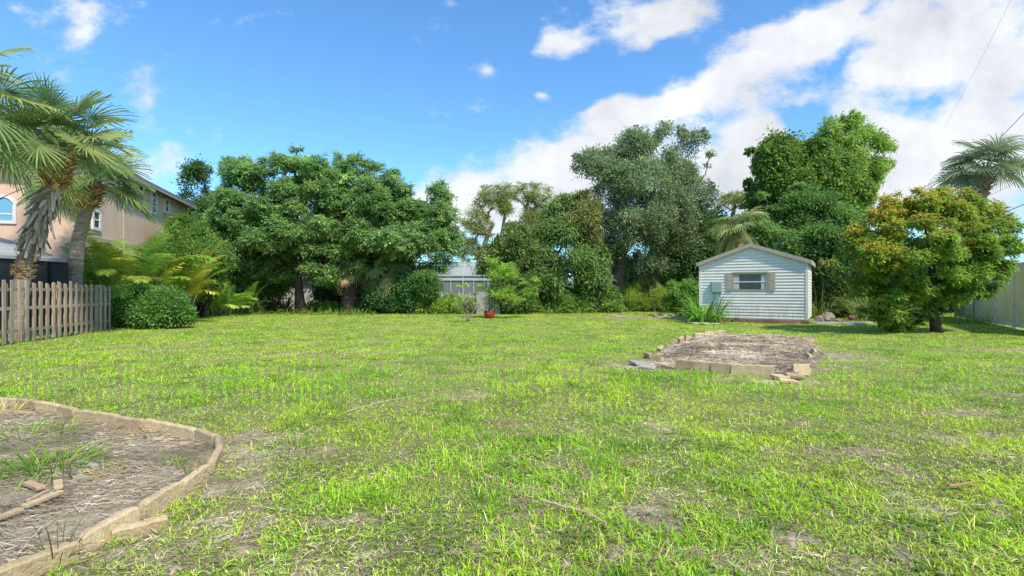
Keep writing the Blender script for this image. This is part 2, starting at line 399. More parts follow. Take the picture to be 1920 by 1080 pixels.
# fan palm frond ---------------------------------------------------
def fan_frond(origin, d, pet, R, rng, col, droop=.35, nleaf=38, spanA=2.25, sag=.35):
    d = nrm(d); pts = [np.array(origin, float)]; dd = d.copy(); n = 7
    for i in range(n):
        dd = nrm(dd + np.array([0, 0, -sag / n])); pts.append(pts[-1] + dd * pet / n)
    pV, pF = tube(pts, np.linspace(.028, .012, n + 1), 5)
    pF = [f for f in pF if len(f) == 4]
    h = pts[-1]; s = nrm(np.cross(dd, [0, 0, 1.]) + rng.normal(size=3) * .1); dd = nrm(dd + np.array([0, 0, -.55]) * rng.uniform(.5, 1.5)); nn = np.cross(s, dd)
    rl = rng.uniform(-.8, .8); s = nrm(s * math.cos(rl) + nn * math.sin(rl)); nn = np.cross(s, dd)
    V = list(pV); F = list(pF); b = len(V); Cc = [np.array(col) * .9 + .02] * len(pV)
    da = 2 * spanA / nleaf
    for k in range(nleaf):
        a = -spanA + (k + .5) * da; al = abs(a) / spanA
        ld = math.cos(a) * dd + math.sin(a) * s
        st = h + dd * (R * .22 * (1 - al))            # costapalmate: leaflets leave along the rib
        L = R * (1 - .35 * al ** 2) * rng.uniform(.92, 1.05)
        ts = [0, .3, .55, .8, 1.]; ws = [.25, .95, .9, .45, .03]
        sd = nrm(np.cross(ld, nn)); tip = rng.uniform(.6, 1.5)
        cc = np.array(col) * rng.uniform(.8, 1.2)
        p = st.copy(); cd = nrm(ld + nn * (.28 * al))
        for i, (t, w) in enumerate(zip(ts, ws)):
            if i: 
                step = (t - ts[i - 1]) * L; cd = nrm(cd + np.array([0, 0, -1.]) * droop * tip * (t ** 1.5)); p = p + cd * step
            ww = w * da * R * .42 * min(1, .5 + t) * .9
            zig = nn * (.012 if k % 2 else -.012)
            V += [p - sd * ww / 2 - zig, p + sd * ww / 2 + zig]; Cc += [cc * (1 if t < .8 else 1.15)] * 2
        for i in range(4):
            q = b + 2 * i; F.append((q, q + 1, q + 3, q + 2))
        b += 10
    return np.array(V), np.array(F, np.int32), np.array(Cc)
def feather_frond(origin, d, L, rng, col, n=26, leafL=.42, sag=1.2, lw=.035):
    d = nrm(d); pts = [np.array(origin, float)]; dd = d.copy(); ns = 12
    for i in range(ns):
        dd = nrm(dd + np.array([0, 0, -sag / ns * (.4 + 1.2 * i / ns)])); pts.append(pts[-1] + dd * L / ns)
    pts = np.array(pts); V, F = tube(pts, np.linspace(.022, .005, ns + 1), 4); F = [f for f in F if len(f) == 4]
    V = list(V); Cc = [np.array(col) * 1.3] * len(V); b = len(V)
    T = nrm(np.gradient(pts, axis=0))
    for k in range(n):
        u = .2 + .8 * (k + .5) / n; x = u * ns; i = min(int(x), ns - 1); f = x - i
        p = pts[i] * (1 - f) + pts[i + 1] * f; t = T[i]; s = nrm(np.cross(t, [0, 0, 1.]) + 1e-5); nn = np.cross(s, t)
        LL = leafL * math.sin(PI * (.15 + .8 * u)) ** .6
        for sg in (-1, 1):
            ld = nrm(t * .75 + sg * s + nn * .35 + rng.normal(size=3) * .08)
            sd = nrm(np.cross(ld, nn)); cc = np.array(col) * rng.uniform(.8, 1.25); q = p.copy(); cd = ld
            for j, (tt, w) in enumerate(((0, .5), (.4, 1), (.75, .7), (1, .05))):
                if j: cd = nrm(cd + np.array([0, 0, -.28])); q = q + cd * LL * (.4, .35, .25)[j - 1]
                V += [q - sd * w * lw / 2, q + sd * w * lw / 2]; Cc += [cc] * 2
            for j in range(3): z = b + 2 * j; F.append((z, z + 1, z + 3, z + 2))
            b += 8
    return np.array(V), np.array(F, np.int32), np.array(Cc)
def flake(rng, p, d, L, W, T, col):
    d = nrm(d); s = nrm(np.cross(d, rng.normal(size=3))); n = np.cross(s, d)
    b = MB(); V = []
    for (t, w) in ((0, 1), (.5, .85), (1, .45)):
        c = p + d * L * t + n * (.06 * L * math.sin(t * 2.5))
        V += [c - s * W * w / 2, c + s * W * w / 2, c + s * W * w / 2 + n * T, c - s * W * w / 2 + n * T]
    F = []
    for i in range(2):
        a = 4 * i
        for j in range(4): F.append((a + j, a + (j + 1) % 4, a + 4 + (j + 1) % 4, a + 4 + j))
    F.append((8, 9, 10, 11)); return V, F
def boots(rng, path, rad, n, up, L, W, cols, out=.8, ymin=None):
    """cut leaf bases over a stretch of trunk"""
    mb = MB(); path = np.array(path); cols = np.array(cols)
    seg = len(path) - 1
    for i in range(n):
        u = (i + rng.random()) / n * seg; k = min(int(u), seg - 1); f = u - k
        c = path[k] * (1 - f) + path[k + 1] * f; r = rad[k] * (1 - f) + rad[k + 1] * f
        t = nrm(path[k + 1] - path[k]); a = i * 2.39996 + rng.normal() * .2
        x = nrm(np.cross(t, [0, 1, .1])); y = np.cross(t, x); o = x * math.cos(a) + y * math.sin(a)
        s = nrm(np.cross(t, o)); d = nrm(t * up + o * out + rng.normal(size=3) * .18)
        col = cols[rng.integers(len(cols))] * rng.uniform(.7, 1.3)
        LL = L * rng.uniform(.6, 1.3); WW = W * rng.uniform(.7, 1.2); n_ = nrm(np.cross(s, d)); T = .018
        p0 = c + o * r * .75; V = []
        for (tt, w) in ((0, 1), (.5, .8), (1, .5)):
            q = p0 + d * LL * tt + np.array([0, 0, -.1 * LL * tt * tt])
            V += [q - s * WW * w / 2, q + s * WW * w / 2, q + s * WW * w / 2 + n_ * T, q - s * WW * w / 2 + n_ * T]
        F = []
        for z in range(2):
            b = 4 * z
            for j in range(4): F.append((b + j, b + (j + 1) % 4, b + 4 + (j + 1) % 4, b + 4 + j))
        F.append((8, 9, 10, 11)); mb.add(V, F, col)
    return mb
def fan_palm(name, label, group, path, rad, nf, pet, R, seed, cols, bark, elev=(-.5, 1.4), bootspec=None, dead=0, droop=.3, cat='palm tree', sag=.35):
    rng = np.random.default_rng(seed); path = np.array(path, float)
    root = empty(name, (path[0][0], path[0][1], 0), label, cat, group)
    mb = MB(); 
    # ringed trunk
    fine = []; fr = []
    for i in range(len(path) - 1):
        for t in np.linspace(0, 1, 14, endpoint=False):
            fine.append(path[i] * (1 - t) + path[i + 1] * t); fr.append((rad[i] * (1 - t) + rad[i + 1] * t) * (1 + .05 * (len(fr) % 2)) * rng.uniform(.97, 1.03))
    fine.append(path[-1]); fr.append(rad[-1]); fr = [q_ * .86 for q_ in fr]
    mb.tube(fine, fr, 14); mb.build('trunk', bark, root, smooth=False)
    top = path[-1]; ax = nrm(path[-1] - path[-2])
    for bs in (bootspec or []): boots(rng, bs['path'], bs['rad'], bs['n'], bs['up'], bs['L'], bs['W'], bs['cols'], bs.get('out', .8)).build(bs['name'], 'boot', root)
    for i in range(nf):
        u = (i + .5) / nf; el = elev[1] + (elev[0] - elev[1]) * u ** .85 + rng.normal() * .08; az = i * 2.39996 + rng.normal() * .15
        d = np.array([math.cos(az) * math.cos(el), math.sin(az) * math.cos(el), math.sin(el)])
        col = np.array(cols[rng.integers(len(cols))]) * rng.uniform(.85, 1.15)
        if i >= nf - dead: col = np.array([.30, .24, .15])
        V, F, c = fan_frond(top + d * .08 - ax * (.25 * u), d, pet * rng.uniform(.8, 1.1), R * rng.uniform(.85, 1.1), rng, col, droop=droop, sag=sag)
        pmesh('frond', V, F, 'leaf', root, col=c)
    return root

# ================================================================= CAMERA, LIGHT, SKY
cam = bpy.data.objects.new('camera', bpy.data.cameras.new('camera')); C.objects.link(cam)
cam.location = (0, 0, CH); cam.rotation_euler = (PI / 2, 0, 0)
cam.data.sensor_width = 36; cam.data.lens = 36 * FP / 1920; cam.data.shift_y = (HZ - 540) / 1920
cam.data.clip_end = 3000; cam.data.clip_start = .05
scene.camera = cam
SUN_EL = math.radians(50); SUN_ROT = math.radians(143)
sv = Vector((math.sin(SUN_ROT) * math.cos(SUN_EL), math.cos(SUN_ROT) * math.cos(SUN_EL), math.sin(SUN_EL)))
sl = bpy.data.lights.new('sun', 'SUN'); sl.energy = 5.0; sl.angle = math.radians(2.5); sl.color = (1, .91, .77)
so = bpy.data.objects.new('sun', sl); C.objects.link(so); so.rotation_euler = sv.to_track_quat('Z', 'Y').to_euler(); so.location = (0, -5, 20)
w = bpy.data.worlds.new('World'); scene.world = w; w.use_nodes = True
nt = w.node_tree; N = nt.nodes; L_ = nt.links; N.clear()
wo = N.new('ShaderNodeOutputWorld'); bg = N.new('ShaderNodeBackground'); bg.inputs[1].default_value = .15
sky = N.new('ShaderNodeTexSky'); sky.sky_type = 'NISHITA'; sky.sun_disc = False; sky.sun_elevation = SUN_EL; sky.sun_rotation = SUN_ROT
sky.air_density = 1.1; sky.dust_density = .6; sky.ozone_density = 1.5
def mth(op, a, b=None, c=None, clamp=False):
    n = N.new('ShaderNodeMath'); n.operation = op; n.use_clamp = clamp
    for i, v in enumerate((a, b, c)):
        if v is None: continue
        if hasattr(v, 'node'): L_.new(v, n.inputs[i])
        else: n.inputs[i].default_value = v
    return n.outputs[0]
tc = N.new('ShaderNodeTexCoord'); sp = N.new('ShaderNodeSeparateXYZ'); L_.new(tc.outputs['Generated'], sp.inputs[0])
dy = mth('MAXIMUM', mth('ABSOLUTE', sp.outputs[1]), .08)
s0 = mth('DIVIDE', sp.outputs[0], dy); t0 = mth('DIVIDE', sp.outputs[2], dy)
cb = N.new('ShaderNodeCombineXYZ'); L_.new(s0, cb.inputs[0]); L_.new(t0, cb.inputs[1])
def noi(vec, scale, det, rough=.55, off=(0, 0, 0), rot=0, scl=(1, 1, 1)):
    mp = N.new('ShaderNodeMapping'); mp.inputs['Location'].default_value = off; mp.inputs['Rotation'].default_value = (0, 0, rot); mp.inputs['Scale'].default_value = scl
    L_.new(vec, mp.inputs[0]); n = N.new('ShaderNodeTexNoise'); n.inputs['Scale'].default_value = scale; n.inputs['Detail'].default_value = det; n.inputs['Roughness'].default_value = rough
    L_.new(mp.outputs[0], n.inputs['Vector']); return n
wn = noi(cb.outputs[0], 3.2, 4)
wsep = N.new('ShaderNodeSeparateXYZ'); L_.new(wn.outputs['Color'], wsep.inputs[0])
s1 = mth('ADD', s0, mth('MULTIPLY', mth('SUBTRACT', wsep.outputs[0], .5), .22))
t1 = mth('ADD', t0, mth('MULTIPLY', mth('SUBTRACT', wsep.outputs[1], .5), .16))
cw = N.new('ShaderNodeCombineXYZ'); L_.new(s1, cw.inputs[0]); L_.new(t1, cw.inputs[1])
w.cycles.sampling_method = 'MANUAL'; w.cycles.sample_map_resolution = 256
CLOUDS = [ # px, py, rx, ry, angle (deg, anticlockwise), strength
 (1400, 120, 340, 55, 30, 1.2), (1240, 25, 120, 55, 0, 1.1), (1560, 50, 130, 50, 25, .8), (1830, 130, 230, 230, 20, 1.25), (1420, 290, 120, 110, 50, 1.1),
 (1150, 215, 100, 26, 10, .85), (1040, 325, 140, 55, 8, 1.15), (860, 350, 120, 55, 10, .8), (1000, 400, 300, 45, 0, .7), (1640, 340, 300, 110, 0, 1.1), (1200, 300, 120, 60, 0, .45),
 (1060, 78, 66, 30, 14, 1.0), (915, 130, 34, 34, 0, .85), (1020, 178, 22, 16, 0, .7), (265, 200, 70, 130, -12, .62), (180, 60, 55, 120, -35, .6), (400, 90, 120, 30, 30, .25), (330, 300, 80, 50, 0, .35), (60, 100, 60, 50, 0, .25),
 (620, 420, 500, 60, 0, .45), (60, 30, 60, 30, 0, .2), (1650, 150, 200, 50, 30, .5),
 (1500, 240, 60, 46, 20, -1.1), (1190, 120, 60, 26, 25, -.8), (1760, 200, 80, 40, 10, -.9), (1640, 25, 60, 22, 30, -.35), (1380, 30, 70, 18, 25, -.45), (1600,110,40,14,35,-.3)]
acc = None
for (px, py, rx, ry, an, stg) in CLOUDS:
    mp = N.new('ShaderNodeMapping'); mp.vector_type = 'TEXTURE'
    mp.inputs['Location'].default_value = ((px - 960) / FP, (HZ - py) / FP, 0); mp.inputs['Rotation'].default_value = (0, 0, math.radians(an)); mp.inputs['Scale'].default_value = (rx / FP * 1.9, ry / FP * 1.9, 1)
    L_.new(cw.outputs[0], mp.inputs[0]); gt = N.new('ShaderNodeTexGradient'); gt.gradient_type = 'QUADRATIC_SPHERE'; L_.new(mp.outputs[0], gt.inputs[0])
    acc = mth('MULTIPLY_ADD', gt.outputs['Fac'], stg * 1.15, acc if acc is not None else 0.)
f1 = noi(cb.outputs[0], 4.6, 9, .64, rot=-.58, scl=(1, 2.1, 1)); f3 = noi(cb.outputs[0], 11, 7, .6, off=(1, 5, 0)); f2 = noi(cb.outputs[0], 2.6, 3, .5, off=(3, 1, 0))
tot = mth('ADD', acc, mth('MULTIPLY', mth('SUBTRACT', f1.outputs['Fac'], .5), 1.9))
tot = mth('ADD', tot, mth('MULTIPLY', mth('SUBTRACT', f3.outputs['Fac'], .5), 1.15))
tot = mth('ADD', tot, mth('MULTIPLY', mth('SUBTRACT', f2.outputs['Fac'], .5), .35))
mr = N.new('ShaderNodeMapRange'); mr.interpolation_type = 'SMOOTHSTEP'; mr.inputs[1].default_value = .2; mr.inputs[2].default_value = .84
L_.new(tot, mr.inputs[0])
mask = mth('MULTIPLY', mr.outputs[0], .97)
# sky colour
hs = N.new('ShaderNodeMix'); hs.data_type = 'RGBA'; hs.blend_type = 'MULTIPLY'; hs.inputs[0].default_value = 1; hs.inputs[7].default_value = (.78, 1.28, 1.66, 1)
L_.new(sky.outputs[0], hs.inputs[6])
cs = N.new('ShaderNodeMapRange'); cs.inputs[1].default_value = .3; cs.inputs[2].default_value = .75; cs.inputs[3].default_value = 4.9; cs.inputs[4].default_value = 8.0
sn = noi(cb.outputs[0], 4.5, 6, .6, off=(7, 2, 0)); L_.new(sn.outputs['Fac'], cs.inputs[0])
cc = N.new('ShaderNodeCombineColor')
L_.new(mth('MULTIPLY', cs.outputs[0], .965), cc.inputs[0]); L_.new(mth('MULTIPLY', cs.outputs[0], .99), cc.inputs[1]); L_.new(mth('MULTIPLY', cs.outputs[0], 1.03), cc.inputs[2])
mx = N.new('ShaderNodeMix'); mx.data_type = 'RGBA'; L_.new(mask, mx.inputs[0]); L_.new(hs.outputs[2], mx.inputs[6]); L_.new(cc.outputs[0], mx.inputs[7])
L_.new(mx.outputs[2], bg.inputs[0]); L_.new(bg.outputs[0], wo.inputs[0])
scene.view_settings.view_transform = 'Standard'; scene.view_settings.look = 'None'; scene.view_settings.exposure = 0; scene.view_settings.gamma = 1
scene.render.engine = 'CYCLES'; scene.cycles.max_bounces = 4; scene.cycles.transparent_max_bounces = 12
scene.cycles.diffuse_bounces = 3; scene.cycles.glossy_bounces = 2; scene.cycles.transmission_bounces = 3

# ================================================================= GROUND
LB = [(-140, 735), (-60, 740), (0, 745), (37, 747), (74, 752), (111, 756), (148, 765), (178, 769), (222, 778), (278, 784), (333, 793), (370, 800), (398, 810), (417, 823), (411, 839), (396, 856), (348, 891), (300, 923), (259, 943), (200, 973), (130, 1010), (63, 1037), (0, 1061), (-60, 1085)]
LBW = np.array([G(x, y, .12)[:2] for x, y in LB])
LBpoly = np.vstack([LBW, [[-6, 1.6], [-9, 3], [-9, 6.4]]])
RB = [(1218, 692), (1222, 672), (1262, 652), (1310, 636), (1350, 630), (1430, 629), (1500, 634), (1530, 648), (1540, 668), (1522, 700), (1490, 708), (1450, 704), (1380, 702), (1310, 697), (1265, 692)]
RBpoly = np.array([G(x, y)[:2] for x, y in RB])
PATCH = [(455, 825, .5, .28, .95), (480, 850, .5, .3, .9), (450, 905, .35, .25, .9), (440, 1010, .22, .13, .95), (400, 960, .3, .3, .7), (1235, 800, .35, .2, .8), (1265, 825, .25, .15, .7), (1210, 815, .2, .15, .6),
 (1790, 770, .45, .3, .7), (1870, 740, .5, .4, .6), (1200, 685, .45, .6, .9), (1555, 665, .7, 1., .9), (1540, 690, .5, .4, .8), (1450, 714, .7, .16, .95), (1380, 710, .5, .12, .8), (560, 665, 1.5, .6, .45), (900, 740, .7, .25, .5), (640, 1060, .4, .2, .6),
 (1000, 1000, .5, .25, .5), (1340, 1050, .3, .2, .6), (320, 1040, .3, .2, .6), (240, 650, 1.2, .5, .4), (1230, 596, 3.2, 1.4, .75), (1160, 594, 1.5, .8, .6), (860, 600, 3., .8, .3), (1870, 655, 1.2, .6, .6), (1900, 690, .9, .5, .5), (1550, 605, 1.5, .6, .7), (1000, 925, .3, .12, .6), (760, 850, .35, .12, .4),
 (1750, 1050, .35, .15, .6), (1560, 1060, .3, .15, .5), (1640, 900, .3, .15, .45), (230, 616, .6, .5, .8), (950, 585, 1.5, .5, .35), (1010, 604, 1.5, .5, .35)]
PW = [(*G(x, y)[:2], a, b, s) for x, y, a, b, s in PATCH]
def bare(x, y):
    b = np.zeros_like(x)
    wx = x + (fbm(x, y, 3.1, 31, 3) - .5) * .9; wy = y + (fbm(x, y, 3.1, 47, 3) - .5) * .8
    for (cx, cy, a, c, s) in PW:
        q = ((wx - cx) / a) ** 2 + ((wy - cy) / c) ** 2
        b = np.maximum(b, s * np.exp(-q * .9))
    n = fbm(x, y, 2.2, 5, 5); near = np.clip(1.5 - y / 5., 0, 1)
    b = np.maximum(b, sstep(.61 - .07 * near, .84, n) * (.4 + .6 * near))
    b = np.maximum(b, sstep(.62, .85, fbm(x, y, .75, 77, 4)) * .2)
    b = np.maximum(b, sstep(.56, .78, fbm(x, y, 6.5, 83, 3)) * .75 * np.clip(1.6 - y / 4.5, 0, 1))
    return b
def gh(x, y):
    return (fbm(x, y, .6, 3, 3) - .5) * .05 + (fbm(x, y, 4., 8, 3) - .5) * .025
def sinhax(lo, hi, c, a, du):
    u = np.arange(math.asinh((lo - c) / a), math.asinh((hi - c) / a), du); return c + a * np.sinh(u)
gx = sinhax(-900, 900, 0, 3.2, .021); gy = sinhax(-150, 1200, 3.5, 2.2, .016)
GX, GY = np.meshgrid(gx, gy); x = GX.ravel(); y = GY.ravel()
far = sstep(40, 80, np.hypot(x, y))
z = gh(x, y) * (1 - far)
nx, ny = len(gx), len(gy); I = np.arange(nx * ny).reshape(ny, nx)
F = np.stack([I[:-1, :-1], I[:-1, 1:], I[1:, 1:], I[1:, :-1]], -1).reshape(-1, 4)
bb = bare(x, y)
inL = inpoly(x, y, LBpoly); inR = inpoly(x, y, RBpoly)
gr = np.array([.17, .24, .045]); gy_ = np.array([.36, .34, .12]); so_ = np.array([.36, .27, .175]); sand = np.array([.60, .50, .38])
nA = fbm(x, y, 1.3, 12, 4)[:, None]; nB = fbm(x, y, 7, 14, 4)[:, None]
col = gr * (1 - sstep(.35, .65, nA)) + gy_ * sstep(.35, .65, nA)
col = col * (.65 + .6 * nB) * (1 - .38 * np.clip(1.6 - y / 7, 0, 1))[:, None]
soil = so_ * (1 - sstep(.5, .7, nB)) + sand * sstep(.5, .7, nB)
k = sstep(.15, .75, bb)[:, None]; col = col * (1 - k) + soil * k
for pxy, rr_ in (((470, 845), .35), ((440, 1012), .16), ((1460, 714), .6), ((1560, 675), .6), ((1205, 688), .4), ((1235, 800), .16)):
    c0 = G(*pxy); q = np.exp(-(((x - c0[0]) / rr_) ** 2 + ((y - c0[1]) / (rr_ * .6)) ** 2)) * sstep(.3, .6, nB[:, 0])
    col = col * (1 - q[:, None]) + np.array([.72, .62, .46]) * q[:, None]
bedc = (np.array([.32, .245, .17]) * (1 - nB) + np.array([.52, .43, .32]) * nB) * (.8 + .4 * nA)
m = (inL | inR)[:, None]; col = np.where(m, bedc, col)
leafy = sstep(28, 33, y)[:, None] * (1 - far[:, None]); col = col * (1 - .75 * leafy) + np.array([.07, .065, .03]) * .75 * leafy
hzn = far[:, None]; col = col * (1 - hzn) + np.array([.10, .14, .05]) * hzn
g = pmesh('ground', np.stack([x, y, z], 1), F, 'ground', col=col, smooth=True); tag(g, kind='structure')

# ---- lawn blades
def blades(N, yr, seed, Lr, Wr, pw=1.45):
    rng = np.random.default_rng(seed)
    # depth distribution of density Y^-pw over a wedge
    e = 2 - pw; u = rng.random(N); yy = (yr[0] ** e + u * (yr[1] ** e - yr[0] ** e)) ** (1 / e)
    xx = yy * rng.uniform(-1.2, 1.2, N) + rng.normal(size=N) * .3
    # gather into tufts
    cell = .09 * np.maximum(1, yy / 6)
    tx = (np.floor(xx / cell) + .5 + (vnoise(np.floor(xx / cell), np.floor(yy / cell), 91) - .5) * .9) * cell
    ty = (np.floor(yy / cell) + .5 + (vnoise(np.floor(xx / cell) + 55, np.floor(yy / cell), 92) - .5) * .9) * cell
    pull = rng.uniform(0, .75, N) * (fbm(xx, yy, 2.5, 61, 2) > .4) * np.clip((13 - yy) / 5, 0, 1)
    xx = xx * (1 - pull) + tx * pull; yy = yy * (1 - pull) + ty * pull
    b = bare(xx, yy); lush = fbm(xx, yy, 1.7, 21, 4)
    keep = rng.random(N) > np.clip(b * 1.25, 0, .97)
    keep &= ~inpoly(xx, yy, LBpoly) & ~inpoly(xx, yy, RBpoly)
    for (cx, cy, rad) in SKIP: keep &= np.hypot(xx - cx, yy - cy) > rad
    keep &= ~inpoly(xx, yy, SHEDPOLY)
    xx, yy, b, lush = xx[keep], yy[keep], b[keep], lush[keep]; n = len(xx)
    sc = np.maximum(1, yy / 4.5) ** .55
    lsh = sstep(.4, .68, lush)
    L = rng.uniform(*Lr, n) * (.65 + .75 * lsh) * sc ** .45; W = rng.uniform(*Wr, n) * sc
    az = rng.uniform(0, 2 * PI, n) ; tilt = rng.uniform(.25, 1.4, n)
    d = np.stack([np.cos(az) * np.sin(tilt), np.sin(az) * np.sin(tilt), np.cos(tilt)], 1)
    s = np.stack([-np.sin(az), np.cos(az), np.zeros(n)], 1) + rng.normal(size=(n, 3)) * .3; s = nrm(s)
    p0 = np.stack([xx, yy, gh(xx, yy) - .004], 1)
    d2 = nrm(d + np.stack([np.cos(az), np.sin(az), -np.ones(n) * .9], 1) * rng.uniform(.1, .9, (n, 1)))
    p1 = p0 + d * (L * .55)[:, None]; p2 = p1 + d2 * (L * .45)[:, None]
    w = W[:, None] * .5
    V = np.stack([p0 - s * w * .7, p0 + s * w * .7, p1 - s * w, p1 + s * w, p2], 1).reshape(-1, 3)
    base = np.arange(n)[:, None, None] * 5
    F = (base + np.array([[0, 1, 3], [0, 3, 2], [2, 3, 4]])[None]).reshape(-1, 3)
    green = np.array([.15, .34, .03]); yel = np.array([.33, .46, .045]); deep = np.array([.07, .17, .02]); strw = np.array([.52, .44, .25])
    hue = np.clip(fbm(xx, yy, .9, 33, 4) * 1.7 - .25 + rng.normal(size=n) * .3, 0, 1)[:, None]
    c = green * (1 - hue) + yel * hue
    dk = np.clip((fbm(xx, yy, 3.3, 41, 3) - .5) * 3.0 + rng.normal(size=n) * .25, 0, .85)[:, None]; c = c * (1 - dk) + deep * dk
    dry = (rng.random(n) < (.04 + .45 * b + .12 * (1 - lsh)))[:, None]
    c = np.where(dry, strw * rng.uniform(.7, 1.2, (n, 1)), c)
    c = c * rng.uniform(.75, 1.25, (n, 1))
    return V, F, np.repeat(c, 5, 0)
SKIP = []
sth = math.radians(33); SL = np.array([.3677 * 23.85, 23.85])
def shedw(x, y): return SL + np.array([math.cos(sth), -math.sin(sth)]) * x + np.array([math.sin(sth), math.cos(sth)]) * y
SHEDPOLY = np.array([shedw(-.1, -.1), shedw(4.4, -.1), shedw(4.4, 3.6), shedw(-.1, 3.6)])
V, F, c = blades(780000, (1.9, 34), 101, (.025, .058), (.004, .007))
V2, F2, c2 = blades(36000, (1.9, 9), 102, (.06, .11), (.004, .007))
V3, F3, c3 = blades(110000, (1.9, 16), 103, (.014, .03), (.009, .016))
V, F, c = join([(V, F, c), (V2, F2, c2), (V3, F3, c3 * np.array([.8, .9, 1.]))])
tag(pmesh('grass', V, F, 'grass', col=c), 'patchy yellow green lawn grass covering the yard', 'grass', kind='stuff')

# ---- straw mulch strewn in the beds and on the bare patches
def straws(n, xs, ys, seed, L, W, cols, zoff=.01, bias=None):
    rng = np.random.default_rng(seed); az = rng.uniform(0, PI, n) if bias is None else bias + rng.normal(size=n) * .6
    d = np.stack([np.cos(az), np.sin(az), rng.normal(size=n) * .18], 1); nn = nrm(np.array([0, 0, 1.]) + rng.normal(size=(n, 3)) * .5)
    c = np.stack([xs, ys, gh(xs, ys) + zoff + rng.random(n) * .025], 1)
    s = nrm(np.cross(nn, d)); Ls = (L * rng.uniform(.4, 1.4, n))[:, None] / 2; Ws = (W * rng.uniform(.6, 1.4, n))[:, None] / 2
    bend = s * Ls * rng.normal(size=(n, 1)) * .1
    V = np.stack([c - d * Ls - s * Ws, c - d * Ls + s * Ws, c + bend + s * Ws, c + bend - s * Ws, c + d * Ls + s * Ws * .6, c + d * Ls - s * Ws * .6], 1).reshape(-1, 3)
    b = np.arange(n)[:, None, None] * 6; F = (b + np.array([[0, 1, 2, 3], [3, 2, 4, 5]])[None]).reshape(-1, 4)
    cols = np.array(cols); cc = cols[rng.integers(len(cols), size=n)] * rng.uniform(.6, 1.3, (n, 1)) * (.6 + .8 * sstep(.3, .7, fbm(xs, ys, 1.9, 88, 4)))[:, None]
    return V, F, np.repeat(cc, 6, 0)
def inside(poly, n, rng, near=False):
    lo = poly.min(0); hi = poly.max(0); xs = []; 
    X = rng.uniform(lo[0], hi[0], n * 4); Y = rng.uniform(lo[1], hi[1], n * 4)
    k = inpoly(X, Y, poly); return X[k][:n], Y[k][:n]
STR = [(.44, .36, .26), (.33, .265, .19), (.54, .45, .33), (.17, .13, .10), (.40, .30, .19)]
rng = np.random.default_rng(55)
X, Y = inside(LBpoly, 60000, rng); kq = rng.random(len(X)) < sstep(.25, .55, fbm(X, Y, 2.3, 89, 4)) + .15; X = X[kq]; Y = Y[kq]
V, F, c = straws(len(X), X, Y, 56, .085, .0034, STR, bias=.35)
tag(pmesh('straw_mulch', V, F, 'straw', col=c), 'dry grey straw litter spread over the near left bed', 'mulch', kind='stuff')
def mound(px, py, rx, ry, h): pass
# raised fill of the right bed
rng = np.random.default_rng(58)
cR = RBpoly.mean(0); rings = 14; na = 72
ang = np.linspace(0, 2 * PI, na, endpoint=False); rad = []
for a in ang:
    r = 0.
    while inpoly(np.array(cR[0] + math.cos(a) * (r + .03)), np.array(cR[1] + math.sin(a) * (r + .03)), RBpoly): r += .03
    rad.append(r)
rad = np.array(rad); V = [np.array([cR[0], cR[1], .12])]
def bedz(t, x, y): return .10 * (1 - np.clip(t, 0, 1) ** 5) + (fbm(x, y, 2.4, 66, 3) - .5) * .09 * (1 - t ** 4) + .012
for i in range(1, rings + 1):
    t = i / rings
    for j, a in enumerate(ang):
        x = cR[0] + math.cos(a) * rad[j] * t; y = cR[1] + math.sin(a) * rad[j] * t
        V.append(np.array([x, y, float(bedz(np.array(t), np.array(x), np.array(y))) + .0]))
F = [(0, 1 + j, 1 + (j + 1) % na) for j in range(na)]
for i in range(rings - 1):
    a = 1 + i * na; b = a + na
    F += [(a + j, b + j, b + (j + 1) % na, a + (j + 1) % na) for j in range(na)]
V = np.array(V); cn = fbm(V[:, 0], V[:, 1], 3, 68, 4)[:, None]
bc = np.array([.46, .35, .25]) * (1 - cn) + np.array([.62, .51, .38]) * cn
tag(pmesh('bed_soil', V, F, 'soil', col=bc, smooth=True), kind='structure')
X, Y = inside(RBpoly, 26000, rng)
dd = np.hypot(X - cR[0], Y - cR[1]); aa = (np.arctan2(Y - cR[1], X - cR[0]) % (2 * PI)) / (2 * PI) * na; rt = rad[aa.astype(int) % na]; tt = dd / np.maximum(rt, .1)
V, F, c = straws(len(X), X, Y, 57, .15, .0075, [(.64, .52, .39), (.50, .39, .29), (.74, .62, .48), (.30, .21, .15), (.56, .44, .28)])
V[:, 2] += np.repeat(bedz(np.clip(tt, 0, 1), X, Y) - gh(X, Y) + .0, 6)
tag(pmesh('straw_mulch', V, F, 'straw', col=c), 'pinkish tan straw litter heaped in the block edged bed by the shed', 'mulch', kind='stuff')
# loose thatch over bare parts of the lawn
Nn = 170000; e = .6; u = rng.random(Nn); yy = (1.9 ** e + u * (26 ** e - 1.9 ** e)) ** (1 / e); xx = yy * rng.uniform(-1.15, 1.15, Nn)
bq = bare(xx, yy); kp = (rng.random(Nn) < bq * 1.1 + .28) & ~inpoly(xx, yy, LBpoly) & ~inpoly(xx, yy, RBpoly); xx = xx[kp]; yy = yy[kp]
V, F, c = straws(len(xx), xx, yy, 59, .055, .004, [(.46, .38, .22), (.36, .32, .16), (.54, .47, .32), (.22, .18, .10), (.34, .36, .12)], zoff=.004)
tag(pmesh('dry_thatch', V, F, 'straw', col=c), 'loose dry thatch lying over bare patches of the lawn', 'thatch', kind='stuff')

